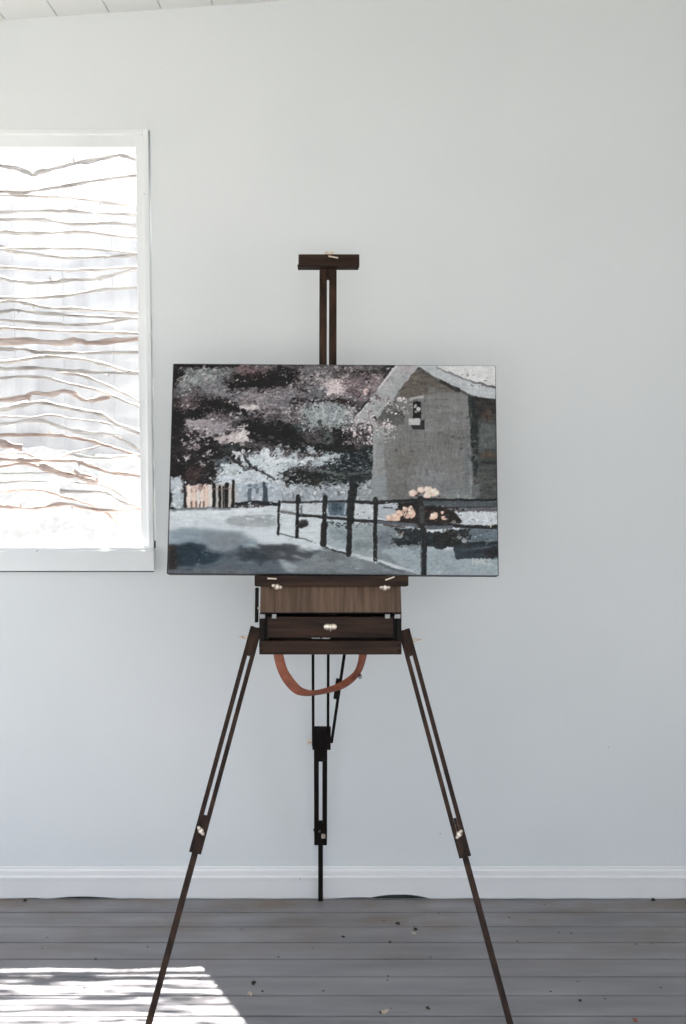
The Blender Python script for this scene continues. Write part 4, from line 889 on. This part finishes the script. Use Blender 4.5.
m = MB(); m.obox(cx+U*(zm+zb)/2+N_*0.008-X1*0.0025, X1*(b_.x-a.x)/2, U*(zm-zb)/2, N_*0.016, 0.002); m.build('clamp_lip', M['wood'], clamp)
m = MB(); p0, p1 = at_plane(328.6, 256.4, cp0, N_)+N_*0.002, at_plane(338, 258.2, cp0, N_)+N_*0.002; m.cyl(p0, p1, 0.0024, 10); m.build('pin', M['brass'], clamp, smooth=True)
m = MB(); wing(m, cx+U*(zt+0.001)+X1*0.001, U, N_, 0.013); m.build('wing_nut', M['brass'], clamp, smooth=True)

# legs
def leg_frame(A, F):
    ax = (F-A).normalized(); wv = ax.cross(Vector((0, 1, 0))).normalized()
    if wv.x < 0: wv = -wv
    return ax, wv, wv.cross(ax).normalized()
def t_of(A, F, py):                                          # distance along the leg that the photo shows at height py
    lo, hi = 0.0, (F-A).length; ax = (F-A).normalized()
    for _ in range(50):
        mid = (lo+hi)/2
        if project(A+ax*mid)[1] < py: lo = mid
        else: hi = mid
    return lo
def front_leg(top, topY, foot, y_slot0, y_slot1, y_end, y_nut, bolt_sg):
    A = at(*top, topY); F = at_floor(*foot)
    ax, wv, dv = leg_frame(A, F)
    L0 = 0.0; Ls0, Ls1, Le = t_of(A, F, y_slot0), t_of(A, F, y_slot1), t_of(A, F, y_end); Lf = (F-A).length
    hw, hd, sw = 0.0158, 0.010, 0.0084
    m = MB(); rw = (2*hw-sw)/2
    for sg in (-1, 1):
        m.obox(A+ax*(Le/2)+wv*sg*(sw/2+rw/2), wv*rw/2, ax*Le/2, dv*hd, 0.0012)
    m.obox(A+ax*(Ls0/2), wv*(sw/2+0.001), ax*(Ls0/2-0.001), dv*(hd-0.0006))
    m.obox(A+ax*(Le+t_of(A, F, y_nut)-0.005)/2-dv*0.001*0, wv*(sw/2+0.001), ax*(Le-t_of(A, F, y_nut)+0.005)/2, dv*(hd-0.0008))
    up = m.build('leg', M['woodv'], easel)
    m = MB(); cz = max(0, (hd*0.9)*abs(ax.y)+0.0)
    end = Lf-0.006
    # lower part slides inside the slot, then widens below the upper part
    m.obox(A+ax*(Ls1+Le)/2-dv*0.002, wv*(sw/2-0.0004), ax*(Le-Ls1)/2, dv*0.0065, 0.0005)
    m.obox(A+ax*(Le+end)/2, wv*0.0079, ax*(end-Le)/2, dv*0.0075, 0.001)
    m.build('leg_extension', M['woodv'], up)
    c = A+ax*t_of(A, F, y_nut); nd = dv if dv.y < 0 else -dv
    m = MB(); wing(m, c+nd*(hd+0.001), nd, (ax+wv*0.9*bolt_sg).normalized(), 0.0125); m.build('wing_nut', M['brass'], up, smooth=True)
    c = A+ax*t_of(A, F, top[1]+10)
    m = MB(); m.cyl(c, c+X1*bolt_sg*0.036, 0.0028, 10); m.tube([c+X1*bolt_sg*0.018, c+X1*bolt_sg*0.026], [0.0055, 0.0045], 12); m.ball(c+X1*bolt_sg*0.034+Vector((0, 0, 0.001)), X1*0.009, (0, 0.009, 0), (0, 0, 0.003)); m.build('wing_bolt', M['brass'], up, smooth=True)
    c = A+ax*t_of(A, F, y_slot1-12)-wv*bolt_sg*hw
    m = MB(); m.cyl(c, c-wv*bolt_sg*0.004, 0.0016, 8); m.build('bolt_end', M['brass'], up, smooth=True)
    return A, F, ax
front_leg((256.3, 627.5), 2.70, (134.8, 1075), 656, 815, 853, 830.5, -1)
front_leg((404.0, 630), 2.70, (524.0, 1075), 656, 818, 857, 834, 1)

# rear leg: two thin rods, a slotted part and its extension, a slanting stay
F = at_floor(320.6, 899.2); F.y = min(F.y, BY-0.012); F.x = at(320.6, 899, F.y).x
A = at(320.6, 640, 2.93); ax, wv, dv = leg_frame(A, F)
q = lambda yy: t_of(A, F, yy)
m = MB(); k = (A-EYE).dot(FWD)/FPX
hwr = 7.6*3.0/FPX
for sg in (-1, 1):
    m.obox(A+ax*(q(745))/2+wv*sg*hwr, wv*0.0041, ax*q(745)/2, dv*0.008, 0.0006)
m.obox(A+ax*0.005, wv*(hwr+0.003), ax*0.012, dv*0.009, 0.001)
rl = m.build('leg', M['black'], easel)
m = MB(); m.obox(A+ax*(q(728)+q(748))/2+wv*0.003, wv*0.0285, ax*(q(748)-q(728))/2, dv*0.011, 0.0015); m.build('leg_bracket', M['black'], rl)
m = MB(); s0, s1, s2, s3 = q(744), q(760), q(822), q(843.5)
for sg in (-1, 1): m.obox(A+ax*(s0+s3)/2+wv*sg*0.0132, wv*0.0076, ax*(s3-s0)/2, dv*0.009, 0.001)
m.obox(A+ax*(s0+s1)/2, wv*0.0066, ax*(s1-s0)/2, dv*0.0085); m.obox(A+ax*(s2+s3)/2, wv*0.0066, ax*(s3-s2)/2, dv*0.0085)
m.build('slotted_leg', M['black'], rl)
m = MB(); m.obox(A+ax*(s3-0.02+(F-A).length-0.002)/2, wv*0.0078, ax*((F-A).length-0.002-s3+0.02)/2, dv*0.006, 0.0008); m.build('leg_extension', M['black'], rl)
nd = dv if dv.y < 0 else -dv
m = MB(); wing(m, A+ax*q(742)-wv*0.028, -wv, ax, 0.0125); m.build('wing_nut', M['brass'], rl, smooth=True)
m = MB(); c = A+ax*q(829)+nd*0.009-wv*0.003; m.cyl(c, c+nd*0.004, 0.004, 12); m.build('bolt', M['steel'], rl, smooth=True)
m = MB(); c = A+ax*q(834)+nd*0.009+wv*0.009; m.obox(c, wv*0.0065, ax*0.0085, nd*0.004, 0.002); m.build('wing_nut', M['brass'], rl, smooth=True)
m = MB(); c = A+ax*q(830)-wv*0.0185; m.ball(c, wv*0.005, ax*0.008, nd*0.005, 10); m.build('bolt_knob', M['black'], rl, smooth=True)
m = MB(); a, b_ = at(346.5, 640, 2.90), at(331.6, 742, 3.03); d = (b_-a); wv2 = d.cross(Vector((0, 1, 0))).normalized()
m.obox((a+b_)/2, wv2*0.0044, d/2, wv2.cross(d).normalized()*0.006, 0.0006)
stay = m.build('stay', M['black'], easel)
a2, b2 = at(338.2, 680, 2.955), at(335.6, 697.5, 2.975)
m = MB(); m.obox((a2+b2)/2, wv2*0.0066, (b2-a2)/2, wv2.cross(d).normalized()*0.009, 0.001); m.build('stay_joint', M['black'], stay)

# leather strap hanging below the box
sp_px = [(277.5, 648, 8.5), (279.5, 660, 9), (283, 671, 9), (289, 681, 9.5), (297, 689.5, 9), (305, 692.6, 7.5), (315, 692.8, 6), (328, 690.2, 6.5), (340, 686.2, 7.5), (350, 680, 7.5), (357.5, 672, 6.5), (361.5, 662, 6.5), (364, 648, 8)]
SYP = 2.87
ctr = [at(px, py, SYP) for px, py, wpx in sp_px]; wid = [wpx*1.12*SYP/FPX for _, _, wpx in sp_px]
def cr(P, i, u):
    p0, p1, p2, p3 = P[max(i-1, 0)], P[i], P[i+1], P[min(i+2, len(P)-1)]
    return 0.5*((2*p1)+(p2-p0)*u+(2*p0-5*p1+4*p2-p3)*u*u+(3*p1-p0-3*p2+p3)*u**3)
path, pw_ = [], []
for i in range(len(ctr)-1):
    for kk in range(6): path.append(cr(ctr, i, kk/6)); pw_.append(cr(wid, i, kk/6))
path.append(ctr[-1]); pw_.append(wid[-1])
t = bmesh.new(); prev = None; FULL = 0.032
for i, p in enumerate(path):
    d = (path[min(i+1, len(path)-1)]-path[max(i-1, 0)]).normalized(); side = d.cross(Vector((0, 1, 0))).normalized()
    vis = min(pw_[i], FULL*0.97); wv_ = (side*vis+Vector((0, 1, 0))*-math.sqrt(FULL**2-vis**2)); nn = d.cross(wv_).normalized()*0.0018
    ring = [t.verts.new(p+wv_*s_/2+nn*e) for s_, e in ((-1, -0.7), (-0.94, -1), (0.94, -1), (1, -0.7), (1, 0.7), (0.94, 1), (-0.94, 1), (-1, 0.7))]
    if prev:
        for k in range(8): t.faces.new((prev[k], prev[(k+1) % 8], ring[(k+1) % 8], ring[k]))
    else: t.faces.new(ring[::-1])
    prev = ring
t.faces.new(prev); bmesh.ops.recalc_face_normals(t, faces=t.faces)
m = MB(); m.add(t); strap = m.build('carrying_strap', M['leather'], easel, smooth=True)
strap['label'] = 'brown leather carrying strap hanging in a loop'
c = at(360.2, 676.5, SYP-0.012)
m = MB(); m.obox(c, (0.004, 0, 0.003), (0, 0.012, 0), (-0.0022, 0, 0.003), 0.001); m.build('buckle', M['steel'], strap, smooth=True)

# ================================================================ the painting
pnt = thing('painting', 'unframed canvas painting of a grey barn, trees and rail fence on the easel', 'painting', tuple(pb))
ctr_ = pb+U*CH/2; XC = Vector((1, 0, -0.006)).normalized(); UC = (U+X1*0.006).normalized()
m = MB(); m.obox(ctr_-N_*TH/2, XC*CW/2, UC*CH/2, N_*TH/2, 0.0025)
cv = m.build('canvas', M['canvas'], pnt)
rgb, GW, GH = paint_canvas(2.0)
lin = s2l(rgb)*PAINT_GAIN
lum = (rgb@np.array([0.3, 0.6, 0.1]))/255.0
uu = (np.arange(GW)/(GW-1)-0.5)*(CW-0.003); vv = (0.5-np.arange(GH)/(GH-1))*(CH-0.003)
XX, ZZ = np.meshgrid(uu, vv)
hgt = 0.0009+0.0009*lum
o3 = np.array(ctr_)
co = o3[None, None, :]+XX[..., None]*np.array(XC)+ZZ[..., None]*np.array(UC)+hgt[..., None]*np.array(N_)
edge_ = np.zeros((GH, GW), bool); edge_[0] = edge_[-1] = True; edge_[:, 0] = edge_[:, -1] = True
co[edge_] -= np.array(N_)*0.0015
me = bpy.data.meshes.new('painted_face')
idx = np.arange(GW*GH).reshape(GH, GW)
quads = np.stack([idx[1:, :-1], idx[1:, 1:], idx[:-1, 1:], idx[:-1, :-1]], -1).reshape(-1, 4)
me.vertices.add(GW*GH); me.vertices.foreach_set('co', co.reshape(-1).astype(np.float32))
me.loops.add(quads.size); me.loops.foreach_set('vertex_index', quads.reshape(-1).astype(np.int32))
me.polygons.add(len(quads)); me.polygons.foreach_set('loop_start', np.arange(0, quads.size, 4, dtype=np.int32)); me.polygons.foreach_set('loop_total', np.full(len(quads), 4, np.int32))
me.update(calc_edges=True); me.validate()
at_ = me.attributes.new('paint', 'FLOAT_COLOR', 'POINT')
at_.data.foreach_set('color', np.concatenate([lin, np.ones((GH, GW, 1))], -1).reshape(-1).astype(np.float32))
me.materials.append(M['paint'])
pf = bpy.data.objects.new('painted_face', me); COL.objects.link(pf); pf.parent = cv; pf.matrix_parent_inverse = Matrix.Identity(4)

# ================================================================ bits lying on the floor
def crumb(name, px, py, size, mat, label, cat, seed, flat=0.5, group=None):
    rg = random.Random(seed); c = at_floor(px, py)
    t = bmesh.new(); bmesh.ops.create_icosphere(t, subdivisions=2, radius=1)
    r = size*c.y/FPX/2; an = rg.uniform(0, 3.1)
    for v in t.verts:
        k = 1+0.3*math.sin(v.co.x*4+seed)+0.25*math.sin(v.co.y*5+seed*2)+rg.uniform(-.1, .1)
        x, y_ = v.co.x*k, v.co.y*k*0.9
        v.co = Vector((x*math.cos(an)-y_*math.sin(an), x*math.sin(an)+y_*math.cos(an), max(v.co.z*flat*k, -0.28*flat)))*r
    zmin = min(v.co.z for v in t.verts)
    for v in t.verts: v.co += Vector((0, 0, -zmin))
    m = MB(); m.add(t); o = m.build(name, mat, smooth=True); o.location = (c.x, c.y, 0.0006)
    return tag(o, label, cat, group)
GR = 'crumbs and chips on the floorboards'
crumb('wood_chip', 250, 994.5, 7.5, M['chip'], 'pale beige wood chip on the boards beside the sun patch', 'chip', 1, 0.35, GR)
crumb('dirt_crumb', 253.5, 983.5, 6, M['crumb'], 'dark crumb lying just behind the beige wood chip', 'crumb', 2, 0.4, GR)
crumb('dirt_crumb', 262.5, 991.5, 2.6, M['crumb'], 'tiny dark crumb just right of the beige wood chip', 'crumb', 3, 0.5, GR)
crumb('wood_chip', 384.5, 1012, 8, M['chip'], 'pale splintered chip near the front edge, between the front legs', 'chip', 4, 0.3, GR)
crumb('dirt_crumb', 381, 1012.8, 4, M['crumb'], 'dark crumb touching the pale splintered chip', 'crumb', 15, 0.4, GR)
crumb('dirt_crumb', 428, 1008.5, 4, M['crumb'], 'dark crumb right of the pale splintered chip', 'crumb', 5, 0.5, GR)
crumb('dirt_crumb', 398, 924, 4.6, M['crumb'], 'dark crumb on the boards in front of the bowed baseboard', 'crumb', 6, 0.5, GR)
crumb('dirt_crumb', 415.5, 930, 5, M['crumb'], 'dark crumb with a white fleck in front of it', 'crumb', 7, 0.5, GR)
crumb('paint_flake', 414, 933.5, 5, M['chip'], 'white fleck in front of a dark crumb', 'flake', 8, 0.15, GR)
crumb('dirt_crumb', 343.2, 937, 3.6, M['crumb'], 'dark crumb on the boards nearest to the rear leg', 'crumb', 9, 0.5, GR)
crumb('dirt_crumb', 390, 942.5, 3.4, M['crumb'], 'dark crumb sitting on a seam right of the rear leg', 'crumb', 10, 0.5, GR)
crumb('wood_chip', 635.5, 1020.5, 5.5, M['red'], 'red brown chip at the right front of the floor', 'chip', 11, 0.4, GR)
crumb('dirt_crumb', 580, 1001, 3.4, M['crumb'], 'dark crumb right of the front right leg', 'crumb', 12, 0.5, GR)
crumb('dirt_crumb', 653, 900.5, 4.5, M['crumb'], 'dark crumb against the baseboard at the far right', 'crumb', 13, 0.7, GR)
crumb('dirt_crumb', 25, 901, 5, M['crumb'], 'dark crumb against the baseboard at the far left', 'crumb', 14, 0.5, GR)

# ================================================================ light
tgt = at_floor(191, 967); src = Vector((at(138.2, 548.5, WY+0.018).x, WY-0.02, st))
sd = (tgt-src).normalized()
print('sun', sd)
sl_ = bpy.data.lights.new('sun', 'SUN'); so = bpy.data.objects.new('sun', sl_); COL.objects.link(so)
so.rotation_euler = sd.to_track_quat('-Z', 'Y').to_euler(); so.location = (-1, 6, 8)
sl_.energy = SUN; sl_.angle = R(0.53); sl_.color = (1.0, 0.97, 0.93)

wld = bpy.data.worlds.new('sky'); scene.world = wld; wld.use_nodes = True; nt = wld.node_tree; nt.nodes.clear()
N = nt.nodes.new; L = nt.links.new
out = N('ShaderNodeOutputWorld'); bg = N('ShaderNodeBackground'); L(bg.outputs[0], out.inputs[0])
tc = N('ShaderNodeTexCoord'); sx = N('ShaderNodeSeparateXYZ'); L(tc.outputs['Generated'], sx.inputs[0])
rp = N('ShaderNodeValToRGB'); L(sx.outputs[2], rp.inputs[0])
e = rp.color_ramp.elements; e[0].position = 0.0; e[0].color = SKY_H; e[1].position = 0.55; e[1].color = SKY_Z
L(rp.outputs[0], bg.inputs[0]); bg.inputs[1].default_value = SKY

def portal(name, loc, rot, sx_, sy_):  # samples the sky through the openings added to light the room
    l = bpy.data.lights.new(name, 'AREA'); l.shape = 'RECTANGLE'; l.size = sx_; l.size_y = sy_; l.cycles.is_portal = True
    o = bpy.data.objects.new(name, l); COL.objects.link(o); o.location = loc; o.rotation_euler = rot
portal('left_opening_portal', (XL-T-0.01, (LO[0]+LO[1])/2, (LO[2]+LO[3])/2), (0, R(-90), 0), LO[3]-LO[2], LO[1]-LO[0])
portal('right_opening_portal', (XR+T+0.01, (RO[0]+RO[1])/2, (RO[2]+RO[3])/2), (0, R(90), 0), RO[3]-RO[2], RO[1]-RO[0])
portal('rear_opening_portal', ((BO[0]+BO[1])/2, YB-T-0.01, (BO[2]+BO[3])/2), (R(90), 0, 0), BO[1]-BO[0], BO[3]-BO[2])

vs = scene.view_settings
vs.view_transform = 'Standard'; vs.look = 'None'; vs.gamma = 1.0; vs.use_curve_mapping = False; vs.exposure = EXPO
cy = scene.cycles
cy.max_bounces = 16; cy.diffuse_bounces = 10; cy.glossy_bounces = 4; cy.transparent_max_bounces = 16; cy.use_denoising = True
cy.caustics_reflective = False; cy.caustics_refractive = False; cy.sample_clamp_indirect = 8.0
